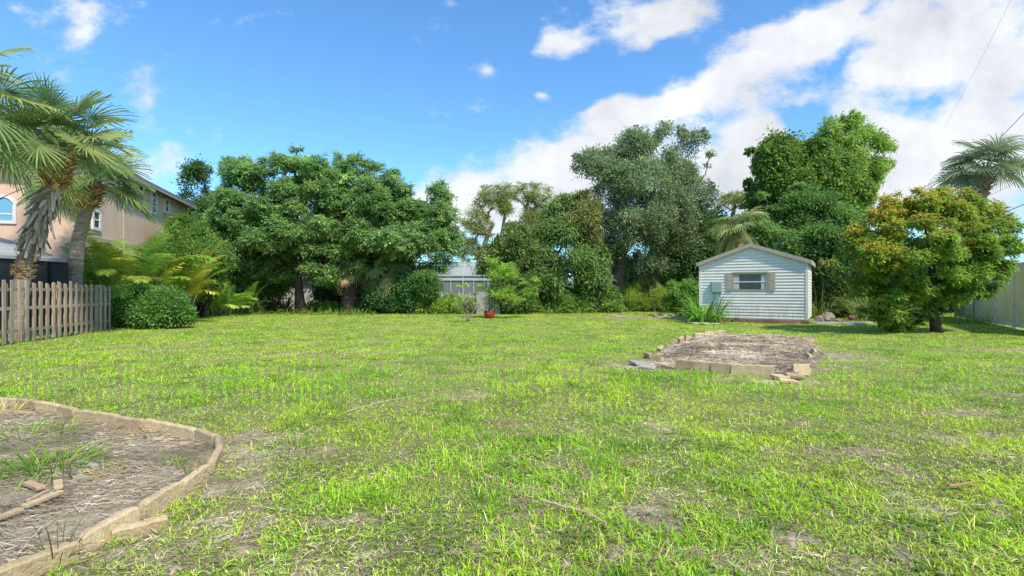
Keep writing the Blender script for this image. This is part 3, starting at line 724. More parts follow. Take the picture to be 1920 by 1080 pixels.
# ================================================================= LEFT BED EDGING
def resample(pts, step):
    pts = np.array(pts, float); seg = np.linalg.norm(np.diff(pts, axis=0), axis=1); s = np.concatenate([[0], np.cumsum(seg)])
    n = int(s[-1] / step); q = np.arange(n + 1) * step
    return np.stack([np.interp(q, s, pts[:, k]) for k in range(pts.shape[1])], 1)
ORD = ['first', 'second', 'third', 'fourth', 'fifth', 'sixth', 'seventh', 'eighth', 'ninth', 'tenth', 'eleventh', 'twelfth', 'thirteenth', 'fourteenth', 'fifteenth', 'sixteenth', 'seventeenth', 'eighteenth', 'nineteenth', 'twentieth', 'twenty-first', 'twenty-second', 'twenty-third', 'twenty-fourth', 'twenty-fifth', 'twenty-sixth', 'twenty-seventh', 'twenty-eighth', 'twenty-ninth', 'thirtieth']
rng = np.random.default_rng(60)
EP = resample(LBW, .40)
vis = [i for i in range(len(EP) - 1) if -1.02 < ((EP[i] + EP[i + 1]) / 2)[0] / ((EP[i] + EP[i + 1]) / 2)[1]]
# the block at the sharp tip of the bed splits far arc from near arc
tipi = int(np.argmax([EP[i][0] for i in range(len(EP))]))
def block(name, c, dims, rz, label, group, m='block', tilt=(0, 0), cat='edging block', sink=0., bevel=.008, rough=True):
    """a cast concrete edging block with a slightly worn outline"""
    l, t, h = dims; rg = np.random.default_rng(int(abs(c[0] * 977 + c[1] * 613)) + 3)
    nx_ = 7; V = []; F = []
    for i in range(nx_ + 1):
        u = -l / 2 + l * i / nx_; e = .006 if i in (0, nx_) else 0
        w_ = (fbm(np.array(u * 1.), np.array(float(c[0] * 5)), 14, 4, 2) - .5) * .012
        for (yy_, zz_) in ((-t / 2, 0), (t / 2, 0), (t / 2, h - .012 - e), (t / 2 - .012, h - e), (-t / 2 + .012, h - e), (-t / 2, h - .012 - e)):
            V.append((u, yy_ + w_ * .4, zz_ + (w_ + rg.normal() * .0015 if zz_ > 0 else 0) - sink))
    for i in range(nx_):
        for j in range(6): F.append((i * 6 + j, (i + 1) * 6 + j, (i + 1) * 6 + (j + 1) % 6, i * 6 + (j + 1) % 6))
    F.append(tuple(range(6))); F.append(tuple(nx_ * 6 + j for j in range(6))[::-1])
    o = pmesh(name, V, F, m); o.location = tuple(c); o.rotation_euler = (tilt[0], tilt[1], rz)
    return tag(o, label, cat, group)
for i in vis:
    a = EP[i]; b = EP[i + 1]; c = (a + b) / 2; d = b - a; rz = math.atan2(d[1], d[0]) + rng.normal() * .035
    g_ = 'edging blocks around the near left bed'
    if i < tipi - 1: lb = f'tan concrete edging block, {ORD[tipi - 2 - i]} along the far arc from the bed tip'
    elif i == tipi - 1: lb = 'tan concrete edging block just behind the rounded tip of the near bed'
    elif i == tipi: lb = 'pale tan concrete edging block at the rounded tip of the near bed'
    else: lb = f'sunlit tan edging block, {ORD[i - tipi - 1]} on the near arc counting from the bed tip'
    far_ = i < tipi - 1
    block('edging_block', (c[0], c[1], float(gh(c[0], c[1])) - .02), (.388 - .03 * rng.random(), .055, .133 + rng.normal() * .009), rz, lb, g_, tilt=(rng.normal() * .05, rng.normal() * .02))
c = G(262, 1000); block('edging_block', (c[0], c[1], .0), (.26, .05, .07), .75, 'loose piece of edging block lying on the dirt outside the near arc', None, tilt=(.2, 0), cat='edging block')
for (px, py, px2, py2, w_, lb, m_) in ((50, 905, 78, 915, .05, 'short tan wood offcut at the upper end of the scrap line', 'lumber'), (108, 902, 110, 915, .05, 'small pale wood chip standing near the scrap line in the bed', 'lumber'),
                         (45, 950, 115, 922, .045, 'long pale split wood scrap in the middle of the near bed', 'lumber'), (-5, 972, 40, 955, .05, 'pale wood scrap at the left picture edge inside the near bed', 'lumber'), (52, 940, 88, 922, .03, 'thin pale splinter beside the long wood scrap', 'lumber'),
                         (150, 866, 178, 873, .05, 'weathered tan stone chip behind the wood scraps in the bed', 'palestone'), (10, 770, 60, 775, .08, 'flat tan plank piece by the far arc of the near bed', 'lumber')):
    a = G(px, py, .03); b = G(px2, py2, .03); MB().bar(a, b, w_, .025).build('wood_scrap', m_, bevel=.004, loc=a); o = C.objects[-1]; tag(o, lb, 'wood scrap', 'scraps lying in the near bed')
def stick(px, lb, r, m='straw', colr=(.62, .54, .38), z=.03, name='stick'):
    pts = [G(x, y, z) for x, y in px]; P_ = []
    for i in range(len(pts) - 1):
        for t in np.linspace(0, 1, 4, endpoint=False): P_.append(pts[i] * (1 - t) + pts[i + 1] * t + rng.normal(size=3) * .003)
    P_.append(pts[-1]); MB().tube(P_, np.linspace(r, r * .4, len(P_)), 6, col=colr).build(name, m, loc=P_[0]); tag(C.objects[-1], lb, 'stick')
stick([(650, 772), (700, 757), (785, 740)], 'thin pale grey palm stalk lying on the mid lawn left of centre', .007, colr=(.42, .40, .28), z=.03)
stick([(1495, 920), (1580, 950), (1660, 975), (1770, 1015)], 'long thin pale stalk lying across the lawn at lower right', .005, colr=(.46, .38, .22), z=.022)
stick([(1518, 836), (1550, 849)], 'short pale twig on the lawn above the long stalk', .008)
stick([(1778, 912), (1815, 906), (1850, 899)], 'brown twig on the lawn near the right edge', .009, colr=(.42, .25, .10))
stick([(1012, 937), (1050, 948), (1100, 962), (1135, 980), (1140, 990)], 'reddish brown palm stalk with a split end in the front lawn', .011, colr=(.52, .36, .2))
stick([(35, 1040), (75, 990), (100, 975)], 'thin straight straw stalk lying inside the near bed', .006, colr=(.55, .5, .42), z=.02)
# weeds
def weed(name, px, py, n, L, W, spread, lb, cat, cols, lean=.9, droop=1., group=None, z=0.):
    b = G(px, py, z); rg = np.random.default_rng(int(px * 3 + py)); V, F, c = tuft(rg, b, n, L, W, cols, spread=spread, lean=lean, droop=droop, nseg=4)
    V[:, 2] = np.maximum(V[:, 2], z + .004); o = pmesh(name, V, F, 'leaf', col=c, loc=b); return tag(o, lb, cat, group)
GC = [(.13, .27, .035), (.20, .34, .05), (.10, .20, .03)]
gW = 'weed tufts growing in the near bed'
weed('weed_tuft', 100, 880, 150, .30, .011, .26, 'largest bright green grassy weed tuft in the near bed', 'weed', GC, group=gW, lean=1.3)
weed('weed_tuft', 20, 892, 60, .24, .010, .2, 'low green weed tuft at the left picture edge of the near bed', 'weed', GC, group=gW, lean=1.3)
weed('weed_tuft', 35, 825, 120, .2, .010, .42, 'spreading green weed patch at the left edge behind the largest tuft', 'weed', GC, group=gW, lean=1.4)
weed('weed_tuft', 118, 803, 50, .13, .008, .2, 'small yellow green weed tuft near the far arc of the bed', 'weed', [(.3, .36, .08), (.2, .28, .05)], group=gW, lean=1.2)
weed('weed_tuft', 278, 812, 60, .12, .008, .16, 'yellowish dry weed tuft just inside the far arc of the bed', 'weed', [(.5, .42, .18), (.32, .34, .1)], group=gW, lean=1.4)
weed('weed_tuft', 195, 890, 40, .14, .008, .1, 'small yellowing weed tuft right of the largest tuft', 'weed', [(.36, .36, .1), (.2, .28, .05)], group=gW, lean=1.2)
weed('weed_tuft', 8, 775, 40, .2, .01, .15, 'pale green weed growing against the far arc at the picture edge', 'weed', [(.36, .42, .14)], group=gW, lean=1)
gL = 'coarse weeds in the front lawn'
weed('lawn_weed', 1078, 1015, 34, .13, .012, .07, 'broad leaved rosette weed with a dry brown centre in the front lawn', 'weed', [(.08, .16, .025), (.10, .17, .03), (.2, .16, .1)], lean=2.4, group=gL)
weed('lawn_weed', 360, 905, 26, .19, .006, .05, 'wispy dark grass weed against the outside of the near arc', 'weed', [(.10, .15, .04)], lean=.6, group=gL)
weed('lawn_weed', 110, 1060, 22, .26, .006, .05, 'tall thin dark grass weed in front of the nearest edging blocks', 'weed', [(.08, .11, .04)], lean=.5, group=gL)
weed('lawn_weed', 540, 845, 90, .17, .009, .22, 'bright green clump on the sandy patch right of the bed tip', 'weed', GC, lean=1.2, group=gL)
weed('lawn_weed', 330, 875, 30, .14, .007, .06, 'small green weed at the joint of two near arc blocks', 'weed', GC, lean=.8, group=gL)

# ================================================================= RIGHT BED EDGING
gR = 'edging blocks around the bed by the shed'
fr = [(1285, 694, .33), (1320, 697, .33), (1353, 700, .33), (1392, 703, .34), (1430, 705, .34)]
for i, (px, py, l) in enumerate(fr):
    c = G(px, py); nx_ = G(fr[min(i + 1, 4)][0], fr[min(i + 1, 4)][1]); pv = G(fr[max(i - 1, 0)][0], fr[max(i - 1, 0)][1]); d = nx_ - pv
    block('edging_block', (c[0], c[1], -.01), (l, .06, .19), math.atan2(d[1], d[0]), f'square tan block on the front edge of the bed by the shed, {ORD[i]} from left', gR)
SB = [(1247, 692, .30, .05, .12, -.5, (.15, .1), 'low tan block leaning at the left end of the front row'),
 (1503, 704, .28, .06, .19, .05, (-.12, 0), 'single tan block standing apart at the right end of the front row'),
 (1228, 682, .08, .24, .2, .3, (.1, .35), 'tilted grey tan block at the front left corner of the bed'),
 (1220, 672, .08, .26, .17, .2, (.0, -.3), 'narrow block leaning outward on the left edge of the bed'),
 (1236, 660, .2, .1, .17, .9, (.2, -.2), 'tan block on the left edge just behind the leaning one'),
 (1247, 655, .2, .1, .17, .7, (.2, .2), 'orange tan block midway along the left edge of the bed'),
 (1262, 648, .3, .08, .19, 1., (.15, .1), 'pale block near the bend of the left edge'),
 (1276, 643, .24, .08, .2, .8, (.1, -.15), 'pale upright block after the bend of the left edge'),
 (1289, 640, .22, .08, .2, .5, (-.1, .15), 'tan block beside the upright one near the far left of the bed'),
 (1310, 634, .34, .08, .19, .3, (.1, 0), 'tan block at the far left of the bed'),
 (1330, 631, .34, .08, .19, .2, (-.15, .05), 'brown block second along the far edge of the bed'),
 (1349, 629, .34, .08, .19, .1, (.1, -.05), 'brown block third along the far edge of the bed'),
 (1494, 650, .09, .3, .17, .5, (.2, .5), 'dark brown block leaning in the stack at the back right of the bed'),
 (1502, 647, .09, .3, .18, .4, (.2, .6), 'middle block of the leaning stack at the back right'),
 (1510, 644, .09, .3, .18, .4, (.1, .5), 'last block of the leaning stack at the back right'),
 (1517, 641, .09, .3, .17, .6, (.1, .4), 'block tipped outward behind the leaning stack'),
 (1510, 678, .08, .3, .17, -.2, (.1, .3), 'pale block on the right edge of the bed'),
 (1519, 668, .08, .3, .17, -.3, (.1, .4), 'pale block on the right edge behind its neighbour')]
for (px, py, l, t, h, rz, tl, lb) in SB:
    c = G(px, py); block('edging_block', (c[0], c[1], -.03 if px < 1360 else .0), (l, t, h), rz, lb, gR, tilt=(tl[0] * 1.5, tl[1] * 1.5))
for (px, py, l, t, h, rz, lb) in ((1462, 711, .26, .18, .05, .5, 'cracked tan slab fallen flat in front of the gap in the bed edge'), (1490, 709, .26, .18, .05, -.3, 'tan slab lying flat before the single standing block'), (1478, 718, .28, .1, .04, -.1, 'thin slab piece lying lowest in front of the fallen slabs'),
                               (1200, 684, .36, .26, .045, .4, 'pale slab lying on the sand left of the bed'), (1214, 692, .28, .2, .045, -.5, 'pale slab fragment in front of the slab left of the bed')):
    c = G(px, py); block('fallen_slab', (c[0], c[1], .015), (l, t, h), rz, lb, 'fallen slabs around the bed by the shed', m='palestone' if px < 1300 else 'block', tilt=(.1, .08), cat='slab')
for (px, py, n, L, sp, lb) in ((1340, 655, 60, .14, .3, 'small yellow weed tuft left of centre in the shed side bed'), (1380, 652, 70, .14, .4, 'flat yellow green weed patch in the middle of the shed side bed'), (1470, 660, 60, .15, .4, 'dull green weed tuft near the leaning stack of blocks'), (1420, 634, 160, .2, 1.1, 'wide green weed patch along the far edge of the shed side bed')):
    weed('weed_tuft', px, py, n, L, .014, sp, lb, 'weed', [(.26, .32, .07), (.16, .26, .05)], group='weeds in the bed by the shed', z=.1, lean=1.2)

# ================================================================= LEFT WOOD FENCE
fa = G(-130, 669); fb = G(207, 619); fd = fb - fa; fl = np.linalg.norm(fd[:2]); fu = fd / fl; frz = math.atan2(fu[1], fu[0])
root = empty('wood_fence', fa, 'weathered grey board fence with gaps between pickets at left of the lawn', 'fence', rz=frz)
n = int(fl / .15)
for i in range(n):
    s = (i + .5) * .15; h = 1.70 + rng.normal() * .012 - .1 * (s / fl)
    mb = MB(); wd = .118 + rng.normal() * .004; y0 = -.05 if i % 2 == 0 else .045
    # dog-eared top
    mb.add([(s - wd / 2, y0 - .01, .03), (s + wd / 2, y0 - .01, .03), (s + wd / 2, y0 - .01, h - .03), (s + wd / 2 - .02, y0 - .01, h), (s - wd / 2 + .02, y0 - .01, h), (s - wd / 2, y0 - .01, h - .03),
            (s - wd / 2, y0 + .01, .03), (s + wd / 2, y0 + .01, .03), (s + wd / 2, y0 + .01, h - .03), (s + wd / 2 - .02, y0 + .01, h), (s - wd / 2 + .02, y0 + .01, h), (s - wd / 2, y0 + .01, h - .03)],
           [(0, 1, 2, 3, 4, 5), (11, 10, 9, 8, 7, 6)] + [(j, j + 6, (j + 1) % 6 + 6, (j + 1) % 6) for j in range(6)])
    o = mb.build('picket', 'fencewood', root, world=False); o.rotation_euler = (0, rng.normal() * .008, 0)
for z in (.35, .95, 1.45): MB().box((fl / 2, 0, z), (fl, .035, .085)).build('rail', 'fencewood', root, world=False)
for s in np.arange(.1, fl + .1, 2.35): MB().box((min(s, fl - .05), .095, .8), (.09, .085, 1.6)).build('post', 'fencewood', root, world=False)

# ================================================================= LEFT STUCCO HOUSE
A0 = np.array([-17.4, 20.35]); A1 = np.array([-21.2, 33.4]); ud = (A1 - A0) / np.linalg.norm(A1 - A0); un = np.array([-ud[1], ud[0]])  # un points away from yard (left)
LW = float(np.linalg.norm(A1 - A0)); EZ = 6.92
root = empty('stucco_house', (A0[0], A0[1], 0), 'two storey tan stucco house with white windows behind the palms', 'house', rz=math.atan2(ud[1], ud[0]))
# local x along side wall, local y into the house (left of travel)
def hbox(a, b): return MB().span(a, b)
mb = MB(); mb.span((0, 0, 0), (LW, 1.3, EZ)); mb.span((2.9, 1.3, 0), (LW, 12, EZ)); mb.build('wall', 'stucco', root, world=False)
mb = MB()
def roofslab(x0, x1, y0, y1, z, rise, run, th=.14):
    mb.add([(x0, y0, z), (x1, y0, z), (x1, y1, z), (x0, y1, z), (x0, y0, z + th), (x1, y0, z + th), (x1, y1, z + th), (x0, y1, z + th),
            (x0 + run, y0 + run, z + th + rise), (x1 - run, y0 + run, z + th + rise), (x1 - run, y1 - run, z + th + rise), (x0 + run, y1 - run, z + th + rise)],
           [(3, 2, 1, 0), (0, 1, 5, 4), (1, 2, 6, 5), (2, 3, 7, 6), (3, 0, 4, 7), (4, 5, 9, 8), (5, 6, 10, 9), (6, 7, 11, 10), (7, 4, 8, 11), (8, 9, 10, 11)])
roofslab(2.4, LW + .45, -.45, 12.5, EZ, 1.5, 4.5); mb.span((-.3, -.4, EZ + .002), (2.4, 1.6, EZ + .13)); mb.build('roof', 'roof', root, world=False)
MB().span((2.41, -.47, EZ - .12), (LW + .45, -.43, EZ + .02)).build('gutter', 'roofgrey', root, world=False)
MB().span((2.36, 1.6, EZ - .22), (2.40, 12.5, EZ + .02)).build('gutter', 'roofgrey', root, world=False)
def sx(px):  # photo column -> distance along the side wall
    k = (px - 960) / FP; return (k * A0[1] - A0[0]) / (ud[0] - k * ud[1])
def szz(px, py): s = sx(px); return CH - (py - HZ) * (A0[1] + ud[1] * s) / FP
def hwin(x0, x1, z0, z1, face='side', glass='glass', arch=False):
    f = MB(); fw = .13
    if face == 'side':
        pt = lambda a, z, o: (a, -o, z)
    else:
        pt = lambda a, z, o: (2.9 - o, a, z)
    def bx(a0, a1, b0, b1, o0, o1, M): M.span(pt(a0, b0, o0), pt(a1, b1, o1))
    bx(x0, x0 + fw, z0, z1, .0, .07, f); bx(x1 - fw, x1, z0, z1, .0, .07, f); bx(x0 + fw, x1 - fw, z0, z0 + fw, .0, .07, f)
    if arch:
        K = 8; xm = (x0 + x1) / 2
        for k in range(K):
            a = x0 + (x1 - x0) * k / K; b = x0 + (x1 - x0) * (k + 1) / K
            za = z1 + .35 * (1 - ((a - xm) / (x1 - xm)) ** 2); zb = z1 + .35 * (1 - ((b - xm) / (x1 - xm)) ** 2)
            f.bar(pt(a, za, .035), pt(b, zb, .035), .07, fw)
    else: bx(x0 + fw, x1 - fw, z1 - fw, z1, .0, .07, f)
    bx(x0 + fw, x1 - fw, (z0 + z1) / 2 - .03, (z0 + z1) / 2 + .03, .0, .05, f)
    fo = f.build('window', 'white', root, world=False)
    g_ = MB(); bx(x0 + fw, x1 - fw, z0 + fw, (z1 - fw if not arch else z1), .005, .03, g_)
    if arch:
        vs = [pt(x0 + fw, z1, .03)]; K = 8; xm = (x0 + x1) / 2
        for k in range(K + 1):
            a = x0 + fw + (x1 - x0 - 2 * fw) * k / K; vs.append(pt(a, z1 + .33 * (1 - ((a - xm) / (x1 - xm)) ** 2), .03))
        vs.append(pt(x1 - fw, z1, .03)); g_.add(vs, [tuple(range(len(vs)))])
    p = g_.build('pane', glass, root, world=False); p.parent = fo
for (px0, px1, py0, py1) in ((212, 226, 320, 352), (257, 268, 345, 380), (282, 292, 358, 402), (307, 316, 372, 400), (171, 187, 392, 432)):
    pm = (px0 + px1) / 2; hwin(sx(px0), sx(px1), szz(pm, py1), szz(pm, py0))
# arched window with blue blinds on the recessed rear wall
def recess_y(px):
    o = A0 + ud * 2.9; k = (px - 960) / FP; return (k * o[1] - o[0]) / (un[0] - k * un[1]), 
def ry(px):
    o = A0 + ud * 2.9; k = (px - 960) / FP; t = (k * o[1] - o[0]) / (un[0] - k * un[1]); return t, (o + un * t)[1]
t1_, Y1_ = ry(32); t0_, Y0_ = ry(-12)
hwin(t1_, t0_, CH + (HZ - 420) * Y1_ / FP, CH + (HZ - 384) * Y1_ / FP, face='rear', glass='glassblue', arch=True)
# dark screened lanai
LY = 17.6
q = lambda px, py, Y=LY: P(px, py, Y)
for s_ in (4.2, 9.6):
    MB().tube([(s_, -.06, EZ - .1), (s_, -.06, .1)], .05, 8).build('downspout', 'beige', root, world=False)
MB().span((0, -.03, 3.55), (LW, -.002, 3.72)).build('wall_band', 'beige', root, world=False)
lr = empty('screened_porch', (q(60, 546)[0], LY, 0), 'dark screened porch with grey sloping roof low behind the left fence', 'porch')
e0 = q(-200, 470); e1 = q(124, 492); r0_ = q(-200, 400, LY + 3); r1_ = q(20, 455, LY + 3)
MB().add([e0, e1, r1_, r0_, e0 + [0, 0, .1], e1 + [0, 0, .1], r1_ + [0, 0, .1], r0_ + [0, 0, .1], P(124, 492, LY + 3.5), P(124, 492, LY + 3.5) + [0, 0, .1]],
         [(4, 5, 6, 7), (3, 2, 1, 0), (0, 1, 5, 4), (5, 9, 6), (1, 2, 8)]).build('roof', 'roofgrey', lr)
MB().add([(e0[0], LY + .1, 0), (e1[0] - .1, LY + .1, 0), (e1[0] - .1, LY + .1, e1[2]), (e0[0], LY + .1, e0[2])], [(0, 1, 2, 3)]).build('screen', 'dark', lr)
for px in (30, 86, 122):
    a = q(px, 492 - (124 - px) * .068 + 1); MB().bar((a[0], LY + .05, 0), (a[0], LY + .05, a[2]), .06).build('post', 'wire', lr)

# ================================================================= SHED
sr = empty('garden_shed', (SL[0], SL[1], 0), 'pale blue white vinyl sided garden shed with beige trim at the back of the lawn', 'shed', rz=-sth)
SW = 4.31; SD = 3.5; ZB = .22; ZE = 2.66; ZP = 3.42
def ss(px): k = (px - 960) / FP; return (k * SL[1] - SL[0]) / (math.cos(sth) + k * math.sin(sth))
def sz(px, py): return CH - (py - HZ) * (SL[1] - ss(px) * math.sin(sth)) / FP
wx0, wx1 = ss(1373.5), ss(1440); wz0, wz1 = sz(1405, 545), sz(1405, 512)
mb = MB(); nr = 24; rh = (ZP - ZB) / nr
def xr(z): 
    if z <= ZE: return 0., SW
    f = (z - ZE) / (ZP - ZE); return f * SW / 2, SW - f * SW / 2
for i in range(nr):
    z0 = ZB + i * rh; z1 = z0 + rh; a0, b0 = xr(z0); a1, b1 = xr(z1)
    zm = z0 + rh * .5
    segs = [(a0, b0, a1, b1)]
    if z1 > wz0 + .01 and z0 < wz1 - .01: segs = [(a0, wx0, a1, wx0), (wx1, b0, wx1, b1)]
    for (p, q_, p1, q1) in segs:
        # lap profile: bottom lip proud, face leaning back to the top
        mb.add([(p, -.034, z0), (q_, -.034, z0), (q_, -.018, z0 + rh * .52), (p, -.018, z0 + rh * .52), (p, -.004, z0 + rh * .56), (q_, -.004, z0 + rh * .56), (q1, 0, z1), (p1, 0, z1), (p, 0, z0), (q_, 0, z0)],
               [(0, 1, 2, 3), (3, 2, 5, 4), (4, 5, 6, 7), (8, 9, 1, 0)])
    # right and left side walls
    if z0 < ZE - .01:
        zt = min(z1, ZE)
        for xs_, sg in ((SW, 1), (0, -1)):
            mb.add([(xs_ + sg * .022, 0, z0), (xs_ + sg * .022, SD, z0), (xs_ + sg * .0, SD, zt), (xs_ + sg * .0, 0, zt), (xs_, 0, z0), (xs_, SD, z0)], [(0, 1, 2, 3), (4, 5, 1, 0)])
mb.add([(0, SD, ZB), (SW, SD, ZB), (SW, SD, ZE), (SW / 2, SD, ZP), (0, SD, ZE)], [(4, 3, 2, 1, 0)])
mb.build('wall', 'siding', sr, world=False)
for x_ in (0, SW):
    MB().span((x_ - .045, -.045, ZB - .01), (x_ + .045, .045, ZE + .02)).build('corner_trim', 'siding', sr, world=False)
MB().span((.05, -.03, ZB - .03), (SW - .05, -.024, ZB + .02)).build('base_trim', 'white', sr, world=False)
OV = .13; FO = .14
sl_ = (ZP - ZE) / (SW / 2)
for sg in (-1, 1):
    xe = SW / 2 + sg * (SW / 2 + OV); ze = ZE - sl_ * OV
    V = []
    for y_ in (-FO, SD + FO):
        V += [(SW / 2, y_, ZP + .02), (xe, y_, ze + .02), (xe, y_, ze + .09), (SW / 2, y_, ZP + .09)]
    F = [(0, 1, 2, 3), (7, 6, 5, 4), (0, 4, 5, 1), (1, 5, 6, 2), (2, 6, 7, 3)]
    MB().add(V, F).build('roof', 'beige', sr, world=False)
    MB().add([(SW / 2, -FO - .015, ZP - .07), (xe, -FO - .015, ze - .06), (xe, -FO - .015, ze + .1), (SW / 2, -FO - .015, ZP + .1), (SW / 2, -FO + .012, ZP - .07), (xe, -FO + .012, ze - .06), (xe, -FO + .012, ze + .1), (SW / 2, -FO + .012, ZP + .1)],
             [(0, 1, 2, 3), (7, 6, 5, 4), (0, 4, 5, 1), (2, 6, 7, 3), (1, 5, 6, 2)]).build('fascia', 'beige', sr, world=False)
    MB().span((xe - .012 + sg * .02, -FO, ze - .08), (xe + .012 + sg * .02, SD + FO, ze + .1)).build('gutter', 'beige', sr, world=False)
MB().span((.02, .03, ZB), (SW - .02, SD - .03, ZE - .9)).build('interior', 'dark', sr, world=False) if False else None
f = MB(); fw = .055
f.span((wx0, -.05, wz0), (wx0 + fw, .03, wz1)); f.span((wx1 - fw, -.05, wz0), (wx1, .03, wz1)); f.span((wx0 + fw, -.05, wz0), (wx1 - fw, .03, wz0 + fw)); f.span((wx0 + fw, -.05, wz1 - fw), (wx1 - fw, .03, wz1))
wo_ = f.build('window', 'beige', sr, world=False)
zm = (wz0 + wz1) / 2
o = MB().span((wx0 + fw, -.035, zm - .02), (wx1 - fw, .01, zm + .02)).build('sash_bar', 'white', sr, world=False); o.parent = wo_
MT['shedglass'] = mat('shed_glass', (.10, .11, .12), .12, spec=.8, noise=[(2.5, .35, .5, (.03, .035, .04)), (4, .6, .72, (.25, .22, .2))])  # dark pane, reflections painted into its colour as noise patches
o = MB().add([(wx0 + fw, -.0, wz0 + fw), (wx1 - fw, -.0, wz0 + fw), (wx1 - fw, -.0, wz1 - fw), (wx0 + fw, -.0, wz1 - fw)], [(0, 1, 2, 3)]).build('pane', 'shedglass', sr, world=False); o.parent = wo_
for (a, b) in ((wx0 + fw, wx0 + fw + .22), (wx1 - fw - .22, wx1 - fw)):
    mb = MB(); K = 12; V = []
    for k in range(K + 1):
        x_ = a + (b - a) * k / K; y_ = -.012 - .008 * (k % 2)
        V += [(x_, y_, wz0 + fw + .01), (x_, y_, wz1 - fw - .01)]
    mb.add(V, [(2 * k, 2 * k + 2, 2 * k + 3, 2 * k + 1) for k in range(K)]); o = mb.build('curtain', 'curtain', sr, world=False); o.parent = wo_
for (a, b) in ((ss(1361.5), wx0 - .012), (wx1 + .012, ss(1453.5))):
    mb = MB(); mb.span((a, -.06, wz0 - .03), (b, -.024, wz1 + .03)); mb.span((a + .05, -.066, wz0 + .03), (b - .05, -.0605, zm - .04)); mb.span((a + .05, -.066, zm + .04), (b - .05, -.0605, wz1 - .03))
    mb.build('shutter', 'beige', sr, world=False, bevel=.004)
mb = MB(); mb.span((wx0, -.07, wz1), (wx1, .0, wz1 + .06)); mb.build('window_head', 'beige', sr, world=False)
bx0, bx1 = ss(1334.5), ss(1354.5); bz0, bz1 = sz(1345, 549), sz(1345, 528)
eb = MB().span((bx0, -.17, bz0), (bx1, -.024, bz1)).build('electrical_box', 'greymetal', sr, world=False, bevel=.012)
mb = MB().span((bx0 + .03, -.185, bz0 + .03), (bx1 - .03, -.1705, bz1 - .03)); o = mb.build('door', 'greymetal', sr, world=False, bevel=.008); o.parent = eb
MB().tube([(bx1 - .07, -.08, bz0), (bx1 - .07, -.08, .05)], .025, 8).build('conduit', 'greymetal', sr, world=False)
MB().tube([(bx0 + .12, -.08, bz0), (bx0 + .12, -.08, .05)], .018, 8).build('conduit', 'greymetal', sr, world=False)
# bricks along the foot of the shed
rng = np.random.default_rng(70); xb = .75; k = 0; cnt = 0
bl = []
while xb < SW - .05:
    l = rng.uniform(.24, .36); bl.append((xb, l)); xb += l + .012
for i, (xb, l) in enumerate(bl):
    p = shedw(xb + l / 2, -.09)
    o = block('brick', (p[0], p[1], .0), (l, .11, .16 + rng.normal() * .012), -sth + rng.normal() * .02, f'reddish brick along the foot of the shed wall, {ORD[i]} from the lily clump', 'bricks along the foot of the shed', m='brick', cat='brick', tilt=(rng.normal() * .03, 0))
# stones left of the shed, rocks and pavers right of it
def rock(name, px, py, sz_, lb, m='rock', group=None, cat='rock', zs=1., Y=None, seedk=0):
    import bmesh
    c = G(px, py); bm = bmesh.new(); bmesh.ops.create_icosphere(bm, subdivisions=3, radius=1.)
    rg = np.random.default_rng(int(px * 7 + py + seedk)); pl = nrm(rg.normal(size=(9, 3)))
    for v in bm.verts:
        p = np.array(v.co); 
        for q_ in pl:
            d_ = p @ q_
            if d_ > .68: p = p - q_ * (d_ - .68)
        p = p * (1 + .05 * rg.normal()); v.co = Vector((p[0] * sz_[0], p[1] * sz_[1], (p[2] + .55) * sz_[2]))
    me = bpy.data.meshes.new(name); bm.to_mesh(me); bm.free(); me.materials.append(MT[m])
    o = bpy.data.objects.new(name, me); C.objects.link(o); o.location = tuple(c); o.rotation_euler = (0, 0, rg.uniform(0, 6))
    return tag(o, lb, cat, group)
rock('rock', 1553, 602, (.42, .3, .28), 'largest weathered rock beside the right corner of the shed', group='rocks right of the shed')
rock('rock', 1537, 603, (.22, .2, .18), 'small rock tucked between the shed corner and the largest rock', group='rocks right of the shed')
rock('rock', 1600, 600, (.26, .22, .17), 'reddish rock standing alone past the grey pavers', group='rocks right of the shed', m='brick')
rock('rock', 1575, 603, (.25, .2, .1), 'flat rock in front of the largest rock', group='rocks right of the shed')
def paver(px, py, l, wd, rz, lb, m='slate', grp=None, nm='paver', cat='paver', h=.05):
    c = G(px, py); return block(nm, (c[0], c[1], .01), (l, wd, h), rz, lb, grp, m=m, cat=cat)
gP = 'flat pavers right of the shed'
paver(1548, 607, 1.1, .8, -.1, 'grey flat paver nearest the shed corner', grp=gP)
paver(1597, 608, 1.15, .9, .05, 'darker grey flat paver beyond the first one', grp=gP)
paver(1625, 606, .6, .5, .3, 'pale tan flat stone at the far end of the pavers', m='palestone', grp=gP)
gS = 'flat stones left of the shed'
for i, (px, py, a, b, lb) in enumerate(((1150, 592, .5, .3, 'pale flat stone farthest left on the worn ground'), (1163, 595, .6, .35, 'pale flat stone just right of the farthest left one'), (1172, 589, .4, .3, 'small pale stone lying behind the farthest left pair'),
    (1228, 594, .25, .2, 'reddish broken stone at the left of the small rubble heap'), (1238, 592, .3, .22, 'pinkish stone on top of the small rubble heap'), (1248, 595, .26, .2, 'brown stone at the right of the small rubble heap'),
    (1268, 593, .6, .4, 'flat pale stone between rubble heap and lily clump'), (1284, 602, .5, .3, 'flat grey stone left below the lily clump'), (1302, 607, .5, .3, 'tan flat stone below the left side of the lily clump'), (1322, 608, .55, .3, 'pale flat stone below the middle of the lily clump'), (1341, 608, .4, .25, 'flat stone between lily clump and shed bricks'))):
    rock('flat_stone', px, py, (a * .6, b * .8, .10 if 3 <= i <= 5 else .05), lb, m='brick' if i in (3, 4) else 'palestone', group=gS, cat='stone')
